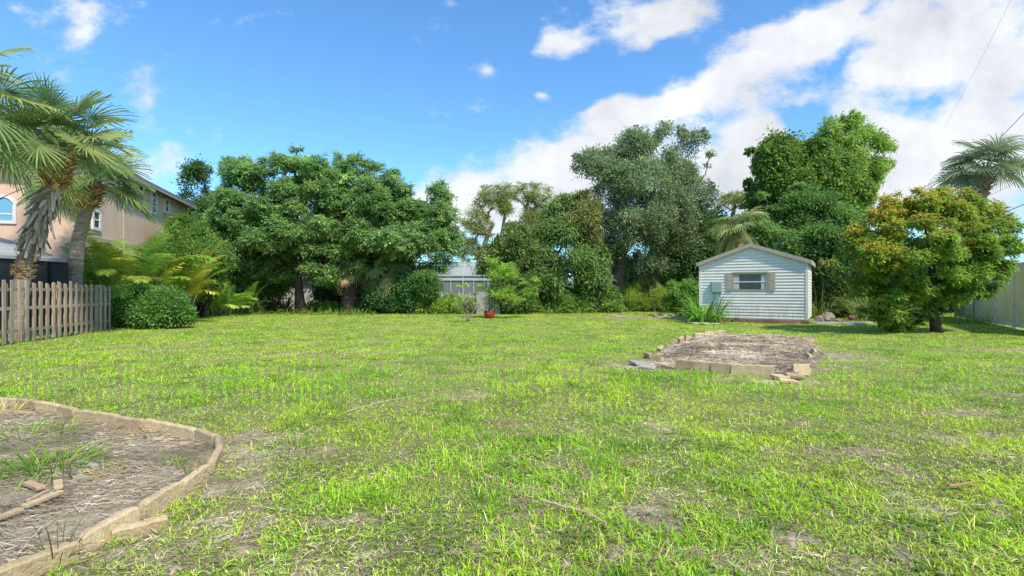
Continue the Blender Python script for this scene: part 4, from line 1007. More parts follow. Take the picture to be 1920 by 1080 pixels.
a = G(1227, 584); MB().tube([a, a + [.01, 0, .7], a + [-.02, 0, 1.4]], [.08, .075, .07], 8).build('wooden_post', 'post', loc=a); tag(C.objects[-1], 'short grey wooden post standing before the yellow green hedge', 'post')
a = G(1279, 594); MB().tube([a, a + [0, 0, .3]], .012, 6).tube([a + [0, 0, .28], a + [0, 0, .34]], [.05, .03], 8).build('garden_light', 'wire', loc=a); tag(C.objects[-1], 'small black garden stake light left of the lily clump', 'garden light')

# ================================================================= RIGHT VINYL FENCE
VA = np.array([16.6, 15.3]); VB = np.array([23.6, 27.2]); vd = VB - VA; vl = np.linalg.norm(vd); root = empty('vinyl_fence', (VA[0], VA[1], 0), 'tall tan vinyl privacy fence with pale posts behind the orange tree', 'fence', rz=math.atan2(vd[1], vd[0]))
ns = 6; st = vl / ns; HF = 2.45
for i in range(ns + 1): 
    mb = MB(); mb.box((i * st, 0, HF / 2 + .03), (.13, .13, HF + .06)); mb.box((i * st, 0, HF + .08), (.17, .17, .04)); mb.build('post', 'vinylpost', root, world=False)
for i in range(ns):
    a = i * st + .066; b = (i + 1) * st - .066; mb = MB(); K = int((b - a) / .17); w_ = (b - a) / K
    for k in range(K): mb.span((a + k * w_ + .002, -.018 + .003 * (k % 2), .2), (a + (k + 1) * w_ - .002, .018, HF - .12))
    mb.build('panel', 'vinyltan', root, world=False)
    MB().span((a, -.03, .06), (b, .03, .2)).build('rail', 'vinylpost', root, world=False); MB().span((a, -.03, HF - .12), (b, .03, HF)).build('rail', 'vinylpost', root, world=False)

# ================================================================= FAR HOUSES AND POOL CAGE
hr = empty('neighbour_house', (-19, 42, 0), 'long low cream walled house seen in gaps under the feathery trees', 'house')
MB().span((-28, 42, 0), (-9.5, 50, 2.5)).build('wall', 'cream', hr)
mb = MB(); mb.add([(-28.6, 41.4, 2.5), (-9, 41.4, 2.5), (-9, 50.6, 2.5), (-28.6, 50.6, 2.5), (-24, 46, 4.), (-13, 46, 4.)], [(3, 2, 1, 0), (0, 1, 5, 4), (1, 2, 5), (2, 3, 4, 5), (3, 0, 4)]); mb.build('roof', 'roofgrey', hr)
# cage
CY = 32.
cr = empty('pool_cage', (P(850, 546, CY)[0], CY, 0), 'white framed screened pool enclosure with a sloped top beyond the lawn', 'pool enclosure')
zt = P(0, 494, CY + 3)[2]; ze = P(0, 517, CY)[2]
X0 = P(770, 0, CY)[0]; X1 = P(952, 0, CY)[0]; xs = [X0, P(813, 0, CY)[0], P(868, 0, CY)[0], P(915, 0, CY)[0], X1]
mb = MB()
for x_ in xs: mb.bar((x_, CY, 0), (x_, CY, ze), .06)
for z_ in (ze, .1): mb.bar((X0, CY, z_), (X1, CY, z_), .06)
for x_ in xs: mb.bar((x_, CY + 9, 0), (x_, CY + 9, ze), .07)
tx = [x_ * .98 for x_ in xs]
topx = [P(790, 0, CY + 2)[0]] + [x_ * 1.02 for x_ in xs[1:4]] + [X1 - .8]
mb.bar((topx[0], CY + 2, zt), (topx[-1], CY + 2, zt), .07)
for a, b in zip(xs, topx): mb.bar((a, CY, ze), (b, CY + 2, zt), .07); mb.bar((b, CY + 2, zt), (b, CY + 7, zt), .06); mb.bar((b, CY + 7, zt), (a, CY + 9, ze), .06)
mb.bar((topx[0], CY + 7, zt), (topx[-1], CY + 7, zt), .07); mb.bar((X0, CY, ze - .22), (X1, CY, ze - .22), .05, .16)
for a in (1, 2): mb.bar((xs[a], CY, ze), (topx[a + 1], CY + 2, zt), .05)
mb.build('frame', 'cageframe', cr)
mb = MB(); mb.add([(X0, CY + .05, 0), (X1, CY + .05, 0), (X1, CY + .05, ze), (X0, CY + .05, ze)], [(0, 1, 2, 3)])
mb.add([(X0, CY + .05, ze), (X1, CY + .05, ze), (topx[-1], CY + 2, zt + .03), (topx[0], CY + 2, zt + .03), (topx[-1], CY + 7, zt + .03), (topx[0], CY + 7, zt + .03)], [(0, 1, 2, 3), (3, 2, 4, 5)])
mb.build('screen', 'screen', cr)
kr = empty('bungalow', (P(900, 0, 42)[0], 42, 0), 'grey bungalow with shaded porch standing behind the pool cage', 'house')
MB().span((P(760, 0, 42)[0], 42, 0), (P(1060, 0, 42)[0], 50, 2.6)).build('wall', 'greywall', kr)
xa, xb_ = P(740, 0, 41)[0], P(1080, 0, 41)[0]
MB().add([(xa, 41, 2.6), (xb_, 41, 2.6), (xb_, 51, 2.6), (xa, 51, 2.6), (xa + 4, 46, 3.6), (xb_ - 4, 46, 3.6)], [(3, 2, 1, 0), (0, 1, 5, 4), (1, 2, 5), (2, 3, 4, 5), (3, 0, 4)]).build('roof', 'roofgrey', kr)
for (p0, p1, z0, z1) in ((800, 830, .2, 2.2), (838, 862, .3, 2.1), (880, 905, .9, 2.1)):
    f = MB().span((P(p0, 0, 41.9)[0], 41.9, z0), (P(p1, 0, 41.9)[0], 41.99, z1)).build('window', 'white', kr)
    o = MB().span((P(p0, 0, 41.9)[0] + .1, 41.86, z0 + .1), (P(p1, 0, 41.9)[0] - .1, 41.895, z1 - .1)).build('pane', 'dark', kr); o.parent = f
# low block wall beside the cage
a = P(905, 590, 30); MB().span((P(893, 0, 31)[0], 31, 0), (P(938, 0, 31)[0], 31.2, 1.35)).build('garden_wall', 'greywall', loc=(P(893, 0, 31)[0], 31, 0)); tag(C.objects[-1], 'low grey block wall behind the potted tree', 'wall')

exec(compile('', 'x', 'exec')) if False else None
# ================================================================= PALMS
PG = [(.085, .13, .055), (.11, .15, .065), (.065, .105, .045), (.13, .165, .065)]
BR = [(.50, .29, .13), (.34, .19, .09), (.62, .40, .20)]
gpl = 'fan palms behind the left fence'
Yp = 14.6; b0 = P(38, 530, Yp); b0[2] = 0
p1 = [P(30, 640, Yp), P(45, 500, Yp), P(75, 410, Yp), P(100, 350, Yp), P(113, 296, Yp)]; p1[0][2] = 0
top1 = p1[-1]
fan_palm('fan_palm', 'leaning fan palm with a shaggy skirt of dead leaf bases down its trunk', gpl, p1 + [P(116, 276, Yp)], [.24, .21, .19, .20, .24, .16], 24, .9, .98, 201, PG, 'palmbark', elev=(.1, 1.4), sag=.2, droop=.14,
    bootspec=[dict(name='leaf_boots', path=[P(97, 352, Yp), P(104, 330, Yp), P(112, 290, Yp)], rad=[.26, .38, .30], n=210, up=.9, L=.24, W=.09, cols=BR, out=.75),
              dict(name='dead_leaf_bases', path=[P(60, 455, Yp), P(75, 410, Yp), P(100, 350, Yp)], rad=[.24, .24, .26], n=120, up=-1., L=.42, W=.10, cols=[(.42, .36, .29), (.5, .44, .37), (.3, .24, .18)], out=.5),
              dict(name='trunk_scales', path=[P(38, 520, Yp), P(45, 500, Yp), P(66, 440, Yp)], rad=[.26, .25, .22], n=110, up=.8, L=.13, W=.10, cols=BR, out=.5)])
Yp = 18.4
p2 = [P(138, 640, Yp), P(140, 520, Yp), P(147, 450, Yp), P(162, 395, Yp), P(175, 352, Yp)]; p2[0][2] = 0
fan_palm('fan_palm', 'fan palm with a clean grey ringed trunk leaning right of the shaggy one', gpl, p2 + [P(178, 338, Yp)], [.29, .26, .23, .22, .25, .18], 26, .95, 1.05, 202, PG, 'palmbark', elev=(-.25, 1.35), sag=.2, droop=.15,
    bootspec=[dict(name='leaf_boots', path=[P(162, 392, Yp), P(168, 372, Yp), P(176, 345, Yp)], rad=[.24, .36, .30], n=150, up=.9, L=.22, W=.09, cols=BR, out=.8)])
Yp = 19.
p3 = [P(66, 640, Yp), P(68, 500, Yp), P(60, 400, Yp), P(55, 310, Yp), P(45, 235, Yp)]; p3[0][2] = 0
fan_palm('fan_palm', 'tall fan palm with a smooth grey green trunk at the left picture edge', gpl, p3, [.27, .23, .18, .17, .17], 18, 1.0, 1.1, 203, PG, 'palmgrey', elev=(-.3, 1.3), droop=.25)
Yp = 13.0
p4 = [P(-115, 700, Yp), P(-110, 500, Yp), P(-90, 330, Yp), P(-75, 200, Yp)]; p4[0][2] = 0
fan_palm('fan_palm', 'fan palm whose fronds enter at the top left picture edge', gpl, p4, [.26, .24, .2, .22], 24, 1.1, 1.15, 204, PG, 'palmbark', elev=(-.5, 1.3), droop=.25)
Yp = 24.
p5 = [P(1838, 640, Yp), P(1836, 440, Yp), P(1838, 375, Yp), P(1847, 322, Yp)]; p5[0][2] = 0
fan_palm('fan_palm', 'fan palm with drooping fronds rising behind the orange tree at right', None, p5, [.28, .26, .26, .3], 26, .95, 1.05, 205, [(.09, .12, .07), (.115, .145, .09), (.07, .10, .06)], 'palmbark', elev=(-.05, 1.45), droop=.3, sag=.15,
    bootspec=[dict(name='leaf_boots', path=[P(1838, 368, Yp), P(1844, 340, Yp), P(1848, 318, Yp)], rad=[.28, .38, .34], n=110, up=.9, L=.26, W=.1, cols=[(.2, .15, .12), (.28, .22, .17)], out=.8)])
Yp = 30
p6 = [P(1388, 640, Yp), P(1390, 480, Yp), P(1392, 428, Yp)]; p6[0][2] = 0
fan_palm('fan_palm', 'dull yellowish fan palm rising just behind the shed roof', None, p6, [.24, .22, .24], 26, .8, 1.05, 206, [(.13, .16, .07), (.17, .19, .09), (.10, .14, .05)], 'palmbark', elev=(-.9, 1.35), droop=.45, dead=5)
Yp = 32.5
p7 = [P(655, 640, Yp), P(656, 530, Yp), P(662, 500, Yp)]; p7[0][2] = 0
fan_palm('fan_palm', 'short dark fan palm with stubby leaf bases under the right feathery tree', 'short fan palms under the feathery trees', p7, [.5, .5, .4], 18, .7, .9, 207, [(.06, .10, .04), (.08, .12, .05)], 'barkdark', elev=(-.7, 1.2), droop=.5, dead=3,
    bootspec=[dict(name='leaf_boots', path=[P(655, 585, Yp), P(656, 545, Yp), P(662, 505, Yp)], rad=[.42, .5, .45], n=130, up=.8, L=.32, W=.12, cols=[(.10, .075, .05), (.16, .12, .08)], out=.9)])
p8 = [P(722, 640, Yp), P(724, 540, Yp), P(732, 505, Yp)]; p8[0][2] = 0
fan_palm('fan_palm', 'short fan palm with brown hanging dead fronds right of the dark one', 'short fan palms under the feathery trees', p8, [.42, .42, .36], 22, .8, 1.0, 208, [(.08, .12, .05), (.11, .15, .07)], 'barkdark', elev=(-1.1, 1.2), droop=.5, dead=7,
    bootspec=[dict(name='leaf_boots', path=[P(722, 585, Yp), P(724, 545, Yp), P(730, 508, Yp)], rad=[.4, .45, .4], n=110, up=.8, L=.32, W=.12, cols=[(.10, .075, .05), (.18, .13, .09)], out=.9)])
Yp = 37
p9 = [P(1215, 640, Yp), P(1215, 560, Yp), P(1218, 520, Yp)]; p9[0][2] = 0
fan_palm('fan_palm', 'pale weeping fan palm under the grey green tree left of the shed', None, p9, [.25, .25, .2], 22, .8, 1.0, 209, [(.17, .2, .09), (.13, .17, .07)], 'barkdark', elev=(-1., 1.2), droop=.6)

# areca clump
def feather_clump(label, base, n, L, seed, cols, leafL=.5, spread=.8, cat='palm', el=(.5, 1.45), sag=1.3, toward=None, stemh=1.2, group=None, nl=24, lw=.06):
    rng = np.random.default_rng(seed); root = empty('feather_palm', (base[0], base[1], 0), label, cat, group); mb = MB()
    for i in range(n):
        az = i * 2.39996 + rng.normal() * .3; e_ = rng.uniform(*el); r = spread * math.sqrt(rng.random())
        b = np.array([base[0] + math.cos(az) * r, base[1] + math.sin(az) * r, 0.]); hh = stemh * rng.uniform(.3, 1.3)
        t = b + np.array([math.cos(az) * .25 * hh, math.sin(az) * .25 * hh, hh]); mb.tube([b, t], [.035, .025], 5)
        d = np.array([math.cos(az) * math.cos(e_), math.sin(az) * math.cos(e_), math.sin(e_)])
        V, F, c = feather_frond(t, d, L * rng.uniform(.7, 1.15), rng, np.array(cols[rng.integers(len(cols))]) * rng.uniform(.8, 1.2), n=nl, leafL=leafL, sag=sag, lw=lw)
        pmesh('frond', V, F, 'leaf', root, col=c)
    mb.build('stem', 'barkpale', root); return root
AC = [(.075, .15, .025), (.10, .18, .03), (.06, .12, .025), (.16, .19, .03)]
gA = 'feather palms at the left back of the lawn'
feather_clump('large yellow green feather palm clump beside the stucco house', P(228, 546, 21.5), 64, 2.35, 301, AC, stemh=1.75, group=gA, leafL=.62, spread=1.1)
feather_clump('golden tipped feather palm clump between house and feathery tree', P(308, 546, 23.5), 46, 2.5, 302, [(.19, .20, .03), (.08, .15, .025), (.24, .23, .04), (.10, .17, .03)], stemh=1.5, group=gA, leafL=.6, spread=1.)
feather_clump('low feather palm with broad arching fronds at the lawn edge left of the feathery tree', P(405, 546, 29.), 26, 1.7, 303, [(.14, .22, .03), (.20, .26, .05), (.08, .16, .025)], stemh=.6, group=gA, leafL=.5, spread=.8)
feather_clump('small drooping feather palm nearest the left edge of the feathery tree trunk', P(448, 546, 31), 18, 1.5, 304, [(.24, .32, .05), (.14, .24, .04)], stemh=.6, group=gA, leafL=.45, spread=.7)

# ================================================================= TREES
FE = [(.075, .145, .062), (.10, .18, .07), (.06, .125, .055), (.125, .20, .075), (.15, .22, .085)]
polyA = [(335, 505), (345, 460), (372, 425), (400, 400), (415, 370), (428, 335), (420, 305), (445, 298), (480, 305), (490, 282), (520, 290), (560, 292), (600, 302), (628, 330), (640, 400), (655, 470), (650, 520), (600, 540), (545, 525), (480, 520), (430, 535), (380, 525)]
YA = 32.; bA = P(563, 588, YA); bA[2] = 0
gT = 'feathery spreading trees at the back of the lawn'
tree('feathery_tree', 'broad feathery leaved tree with a single dark trunk, left of the pair', 'tree', polyA, YA, bA, [bA, P(561, 548, YA), P(558, 510, YA), P(556, 470, YA), P(550, 430, YA)], [.36, .27, .24, .2, .12], 215, (7, 17), 4.8, 401, 22, 30, .23, .075, FE, 'barkdark', gT, flatl=(1.15, 1.15, .8), spread=.42, up=.8, droop=.35, colvar=.38, r0=.03, rosette=.34, stray=.3)
polyB = [(612, 330), (632, 292), (650, 286), (682, 300), (718, 308), (742, 318), (762, 352), (768, 378), (800, 388), (818, 352), (838, 360), (836, 388), (862, 430), (850, 470), (850, 505), (805, 525), (760, 545), (700, 550), (640, 550), (600, 520), (592, 450), (600, 380)]
YB = 33.5; bB = P(748, 585, YB); bB[2] = 0
tree('feathery_tree', 'broad feathery leaved tree right of the pair, reaching over the pool cage', 'tree', polyB, YB, bB, [bB, P(745, 548, YB), P(735, 500, YB), P(725, 455, YB), P(715, 410, YB)], [.36, .28, .24, .2, .12], 215, (7, 17), 4.8, 402, 22, 30, .23, .075, FE, 'barkdark', gT, flatl=(1.15, 1.15, .8), spread=.42, up=.8, droop=.35, colvar=.38, r0=.03, rosette=.34, stray=.3)
polyC = [(322, 345), (345, 318), (370, 310), (392, 320), (385, 345), (410, 372), (440, 385), (440, 440), (380, 430), (345, 395)]
YC = 40; bC = P(400, 560, YC); bC[2] = 0
tree('dark_tree', 'dark small leaved tree peeking between stucco house and feathery tree', 'tree', polyC, YC, bC, [bC, P(400, 480, YC), P(390, 420, YC), P(380, 380, YC)], [.3, .25, .2, .1], 34, (6, 15), 1.5, 403, 26, 16, .22, .09, [(.055, .10, .035), (.04, .08, .03)], 'barkdark', spread=.4)
# tall pines
PN = [(.12, .16, .05), (.16, .19, .06), (.10, .13, .05)]
gp = 'tall pines far behind the pool cage'
YD = 52
def pine(label, polys, trunk, tr, seed, nl=30, group=gp):
    rng = np.random.default_rng(seed); root = empty('pine_tree', trunk[0], label, 'tree', group); cts = []; rrs = []
    for pl in polys:
        a, b = lumps(pl, YD, nl, 2.5, 7, 3.5, rng, edge=0); cts.append(a); rrs.append(b)
    ct = np.concatenate(cts); rr = np.concatenate(rrs); mb = MB(); skeleton(mb, trunk, tr, ct, rr, rng, r0=.045, bias=.12, pw=.36, wig=.35); mb.build('trunk', 'barkpale', root, smooth=True)
    V, F, c, _ = crown(ct, rr, rng, 9, 10, .36, .05, PN, flat=(1.2, 1.2, .75), spread=.75, up=.5, colvar=.35, stray=.5); pmesh('crown', V, F, 'leaf', root, col=c)
def tk(pts, Y=YD):
    r = [P(x, y, Y) for x, y in pts]; r[0][2] = 0; return r
pine('tall pine with a flat topped crown, left of the pair', [[(865, 405), (870, 385), (890, 375), (905, 390), (915, 412), (928, 425), (925, 445), (895, 448), (868, 430)], [(892, 375), (905, 355), (940, 346), (972, 350), (978, 372), (950, 378), (925, 395), (905, 385)], [(852, 475), (870, 450), (893, 452), (905, 475), (880, 492)]], tk([(898, 560), (898, 490), (905, 470), (915, 440), (925, 420)]), [.34, .3, .28, .22, .15], 411, 42)
pine('tall pine with forked pale limbs, right of the pair', [[(962, 375), (972, 345), (1000, 343), (1042, 358), (1056, 378), (1025, 385), (985, 388)], [(975, 408), (1000, 390), (1022, 400), (1018, 425), (985, 430)], [(1030, 385), (1075, 362), (1098, 385), (1065, 405), (1040, 410)]], tk([(1000, 560), (1003, 470), (1002, 440), (998, 420), (992, 400)]), [.34, .3, .25, .2, .12], 412, 44)
pine('thin pine rising between the flat topped pair', [[(935, 385), (950, 372), (958, 395), (945, 410)], [(955, 430), (975, 415), (985, 440), (965, 450)]], tk([(940, 560), (940, 450), (944, 420), (948, 395)]), [.25, .22, .16, .1], 413, 26)
YD = 46
pine('distant pine showing above the shed left of the vine covered tree', [[(1338, 390), (1350, 370), (1385, 362), (1412, 368), (1415, 395), (1385, 392), (1360, 405)], [(1335, 420), (1350, 405), (1365, 425), (1350, 440)]], tk([(1375, 560), (1372, 450), (1372, 410), (1378, 385)], 46), [.3, .26, .2, .1], 414, 30, group=None)
# middle
YE = 34.; bE = P(1035, 580, YE); bE[2] = 0
tree('broadleaf_tree', 'dense dark leaved tree with drooping leaves left of the grey green tree', 'tree', [(955, 565), (948, 525), (958, 478), (985, 448), (1008, 405), (1035, 375), (1060, 378), (1085, 405), (1115, 440), (1140, 485), (1140, 540), (1115, 570), (1030, 575), (985, 575)], YE, bE, [bE, P(1032, 555, YE), P(1035, 520, YE), P(1045, 480, YE)], [.26, .2, .16, .1], 100, (8, 17), 3.2, 421, 28, 17, .26, .075, [(.07, .13, .045), (.05, .10, .035), (.11, .16, .055), (.085, .15, .045)], 'bark', droop=.7, up=.4, spread=.38, colvar=.3)
tree('broadleaf_tree', 'mottled green tree standing behind the potted tree, below the pines', 'tree', [(905, 540), (900, 490), (925, 460), (940, 440), (965, 420), (990, 430), (1010, 470), (1010, 560), (950, 560)], 33., P(950, 585, 33) * [1, 1, 0], [P(950, 582, 33) * [1, 1, 0], P(950, 540, 33), P(955, 490, 33)], [.2, .15, .1], 55, (7, 15), 2.2, 422, 26, 15, .24, .1, [(.08, .13, .04), (.055, .10, .035), (.13, .16, .055)], 'bark', colvar=.3)
tree('broadleaf_tree', 'brown tinged leafy tree between the pines and the grey green tree', 'tree', [(1030, 400), (1050, 370), (1085, 365), (1110, 375), (1120, 420), (1130, 480), (1080, 470), (1040, 450)], 34., P(1080, 585, 34) * [1, 1, 0], [P(1080, 582, 34) * [1, 1, 0], P(1080, 500, 34), P(1078, 440, 34)], [.2, .15, .1], 45, (8, 17), 1.8, 423, 24, 14, .22, .09, [(.10, .13, .05), (.14, .15, .06), (.07, .10, .04)], 'bark', colvar=.3)
YO = 36.; bO = P(1160, 562, YO); bO[2] = 0
polyO = [(1078, 310), (1100, 288), (1130, 272), (1150, 278), (1165, 256), (1195, 252), (1228, 264), (1245, 236), (1275, 232), (1290, 252), (1310, 238), (1347, 252), (1330, 285), (1337, 310), (1305, 330), (1325, 350), (1345, 352), (1322, 390), (1310, 430), (1325, 462), (1300, 490), (1260, 512), (1210, 520), (1170, 518), (1120, 500), (1100, 460), (1085, 400), (1112, 350)]
OK_ = [(.085, .13, .065), (.11, .155, .085), (.065, .10, .05), (.14, .18, .11)]
tree('oak_tree', 'tall grey green small leaved tree with a forked trunk left of the shed', 'tree', polyO, YO, bO, [bO, P(1163, 548, YO), P(1157, 515, YO), P(1170, 470, YO), P(1190, 400, YO), P(1210, 340, YO)], [.5, .42, .4, .28, .2, .12], 210, (6, 15), 4.4, 431, 24, 19, .18, .08, OK_, 'bark', spread=.42, up=.45, colvar=.4, twn=4, r0=.03, stray=.35)
# vine covered
YV = 36.; bV = P(1510, 590, YV); bV[2] = 0
VG = [(.07, .125, .025), (.10, .165, .03), (.045, .085, .02)]
polyV = [(1408, 335), (1412, 300), (1438, 272), (1465, 264), (1488, 276), (1515, 264), (1540, 270), (1575, 275), (1620, 300), (1625, 360), (1612, 400), (1600, 440), (1500, 440), (1420, 430), (1408, 390)]
tree('vine_covered_tree', 'bright green tree smothered in a drape of vines behind the shed', 'tree', polyV, YV, bV, [bV, P(1510, 520, YV), P(1510, 440, YV), P(1510, 360, YV)], [.45, .4, .3, .15], 62, (9, 30), 3.8, 441, 170, 16, .22, .13, VG, 'bark', spread=.15, up=.45, shell=.9, colvar=.4, out=.3, droop=.5, stray=.1, flatl=(1, 1, 1.15))
bV2 = P(1600, 590, 36.); bV2[2] = 0
tree('airy_tree', 'airy light green tree rising out of the vine tangle at its top right', 'tree', [(1535, 240), (1548, 225), (1572, 212), (1600, 218), (1625, 226), (1636, 250), (1660, 250), (1678, 278), (1662, 302), (1660, 332), (1640, 352), (1632, 382), (1610, 400), (1590, 350), (1590, 290), (1560, 270)], 35.5, bV2, [bV2, P(1602, 500, 36), P(1606, 400, 35.5), P(1606, 330, 35.5), P(1590, 220, 35.5)], [.3, .26, .2, .14, .05], 60, (6, 13), 2.2, 442, 26, 15, .17, .08, [(.13, .21, .05), (.18, .26, .06), (.09, .16, .04)], 'bark', colvar=.3)
YF = 30.; bF = P(1510, 590, YF); bF[2] = 0
tree('bushy_tree', 'full green fine leaved tree directly behind the shed and below the vines', 'tree', [(1415, 375), (1450, 385), (1500, 352), (1560, 362), (1600, 395), (1622, 430), (1622, 480), (1600, 530), (1520, 545), (1440, 500), (1408, 440)], YF, bF, [bF, P(1512, 520, YF), P(1510, 460, YF)], [.3, .25, .15], 90, (9, 20), 2.8, 443, 32, 20, .17, .085, [(.065, .125, .035), (.085, .16, .04), (.045, .095, .03)], 'bark', colvar=.4, flatl=(1.1, 1.1, .7))
# orange tree
YG = 17.; bG = G(1757, 624); YG = bG[1]
def tipf(sc, dv, rng):
    hz = np.clip((sc[:, 2] - 1.6) / 2.4, 0, 1); left = np.clip((15.2 - sc[:, 0] * 17 / sc[:, 1] + 0) / 3.5, 0, 1)
    return np.clip((hz * .6 + left * .5 - .26 + rng.normal(size=len(sc)) * .22) * (dv[:, 2] > -.25), 0, .95)
polyG = [(x_ - 8, y_) for x_, y_ in [(1560, 498), (1580, 472), (1600, 455), (1605, 420), (1640, 395), (1690, 365), (1722, 354), (1780, 353), (1830, 362), (1852, 375), (1882, 392), (1915, 420), (1916, 470), (1902, 500), (1880, 545), (1830, 562), (1800, 572), (1762, 560), (1735, 600), (1690, 622), (1655, 605), (1620, 590), (1600, 562), (1608, 525)]]
tree('orange_tree', 'spreading tree with orange and yellow tinged leaves at the right of the lawn', 'tree', polyG, YG, bG, [bG, P(1752, 600, YG), P(1742, 570, YG), P(1750, 530, YG), P(1745, 480, YG)], [.19, .15, .14, .12, .08], 250, (6, 14), 2.8, 451, 20, 16, .125, .05, [(.085, .16, .03), (.12, .20, .035), (.065, .125, .025)], 'barkdark', spread=.42, up=.6, tipf=tipf, tipcol=[(.22, .20, .03), (.25, .21, .035), (.26, .15, .035), (.17, .18, .03), (.19, .19, .03)], colvar=.3, r0=.014, flatl=(1.1, 1.1, .85), droop=.2, rosette=.15, stray=.35)

# ================================================================= SHRUBS AND BACKDROP GREENERY
DG = [(.05, .115, .03), (.07, .15, .035), (.04, .09, .028)]
shrub('hedge_shrub', 'rounded dark green clipped shrub mound at the right end of the board fence', 'shrub', [(206, 600), (206, 560), (225, 548), (270, 545), (320, 553), (350, 563), (366, 585), (362, 606), (330, 612), (240, 612)], 19.6, 501, 60, (10, 20), 1.3, 55, 15, .085, .05, DG + [(.10, .19, .05)], up=.7, spread=.35)
shrub('hedge_shrub', 'dark shrub rising behind the rounded mound under the feather palms', 'shrub', [(215, 560), (240, 532), (290, 530), (310, 545), (310, 560)], 21.2, 502, 26, (9, 16), .8, 36, 13, .10, .06, DG)
shrub('leafy_shrub', 'mid green leafy bush under the left edge of the feathery tree', 'shrub', [(290, 560), (300, 480), (325, 425), (360, 410), (400, 430), (425, 480), (420, 545), (380, 565)], 27., 503, 80, (9, 20), 1.5, 32, 15, .14, .065, [(.06, .115, .03), (.085, .15, .035)], group='leafy bushes under the feathery trees')
shrub('leafy_shrub', 'dark green bush hiding the foot of the right feathery tree', 'shrub', [(690, 585), (690, 540), (740, 525), (800, 520), (810, 560), (790, 588), (740, 590)], 32.5, 504, 50, (9, 18), 1.2, 30, 14, .16, .08, [(.05, .125, .04), (.04, .10, .035)], group='leafy bushes under the feathery trees')
shrub('leafy_shrub', 'low green undergrowth between the two feathery tree trunks', 'shrub', [(560, 588), (575, 565), (640, 570), (700, 565), (700, 588)], 33.5, 505, 30, (6, 10), .7, 22, 12, .16, .07, [(.06, .13, .03), (.10, .18, .04)], group='leafy bushes under the feathery trees')
for i, (pl, Yd, lb) in enumerate((([(430, 545), (440, 500), (520, 490), (560, 520), (560, 548)], 37, 'pale green bush showing under the left feathery tree before the cream wall'),
    ([(590, 560), (600, 500), (680, 480), (760, 490), (790, 540), (780, 575), (640, 580)], 38, 'dark mass of shrubs between and behind the feathery trees'),
    ([(1110, 570), (1120, 500), (1200, 480), (1290, 480), (1320, 500), (1320, 570), (1220, 575)], 41, 'deep green thicket behind the trunk of the grey green tree'),
    ([(1230, 470), (1280, 380), (1340, 410), (1370, 450), (1340, 520), (1300, 545), (1250, 540)], 37, 'tall dark thicket left of the shed roof'),
    ([(1340, 470), (1350, 420), (1440, 410), (1440, 470), (1400, 500)], 40, 'dark thicket showing above the shed ridge'),
    ([(1525, 560), (1525, 480), (1600, 440), (1680, 440), (1740, 480), (1790, 520), (1790, 570), (1650, 590), (1530, 590)], 28, 'dense thicket right of the shed behind the orange tree'),
    ([(100, 560), (120, 470), (200, 440), (215, 560)], 26, 'dark greenery behind the board fence beside the palm trunks'),
    ([(380, 440), (450, 400), (620, 380), (780, 410), (800, 500), (700, 540), (450, 510)], 43, 'shaded canopy seen through the feathery trees'),
    ([(1700, 560), (1720, 490), (1800, 500), (1850, 530), (1850, 560)], 33, 'low hedge line beyond the vinyl fence'))):
    area = (max(p[0] for p in pl) - min(p[0] for p in pl)) * (max(p[1] for p in pl) - min(p[1] for p in pl))
    shrub('thicket', lb, 'shrubs', pl, Yd, 520 + i, int(40 + area / 350), (10, 22), 1.6, 30, 12, .22, .11, [(.045, .09, .03), (.065, .12, .035), (.035, .075, .025)] if i else [(.16, .24, .07), (.1, .17, .05)], group='thickets behind the back of the lawn')
shrub('hedge_shrub', 'bright yellow green hedge left of the shed behind the wooden post', 'shrub', [(1165, 575), (1170, 540), (1200, 532), (1250, 540), (1285, 548), (1285, 585)], 36., 506, 40, (6, 13), .8, 36, 14, .13, .035, [(.15, .22, .04), (.09, .16, .03), (.2, .26, .05)], up=.2, droop=-.8)
shrub('leafy_shrub', 'glossy green bush hard against the left wall of the shed', 'shrub', [(1245, 570), (1255, 545), (1280, 535), (1310, 540), (1312, 570)], 29, 507, 22, (6, 11), .8, 30, 14, .13, .065, [(.07, .14, .03), (.10, .18, .04)])
shrub('leafy_shrub', 'light green bushes in front of the pool cage, behind the yellow green ferns', 'shrubs', [(775, 586), (780, 558), (810, 562), (840, 550), (870, 560), (905, 556), (915, 586)], 31.6, 508, 40, (5, 10), .5, 24, 13, .13, .05, [(.12, .2, .035), (.20, .26, .05), (.08, .15, .03)])
shrub('leafy_shrub', 'mid green bush closing the gap right of the potted tree', 'shrubs', [(925, 588), (920, 545), (945, 500), (985, 490), (1000, 540), (1000, 588)], 31.5, 509, 50, (6, 13), 1., 26, 14, .15, .065, [(.055, .10, .03), (.08, .13, .035), (.045, .08, .025)])
shrub('leafy_shrub', 'leafy dark bush masking the roof left of the cage', 'shrubs', [(765, 560), (770, 520), (800, 505), (822, 520), (820, 560)], 31.4, 510, 22, (6, 12), .8, 24, 14, .15, .065, [(.05, .11, .03), (.08, .15, .04)])
shrub('leafy_shrub', 'undergrowth of mixed green bushes below the middle trees', 'shrubs', [(960, 588), (965, 560), (1010, 548), (1080, 552), (1150, 545), (1170, 560), (1165, 588)], 33.5, 511, 70, (6, 13), .8, 26, 14, .16, .07, [(.09, .17, .035), (.13, .22, .045), (.06, .12, .03)])
shrub('leafy_shrub', 'tall green bush filling the gap between the grey green tree and the vine covered tree', 'shrubs', [(1290, 520), (1300, 440), (1330, 405), (1380, 430), (1400, 470), (1390, 520)], 38., 512, 60, (7, 16), 1.2, 26, 14, .2, .09, [(.07, .12, .035), (.09, .15, .045), (.05, .09, .03)])
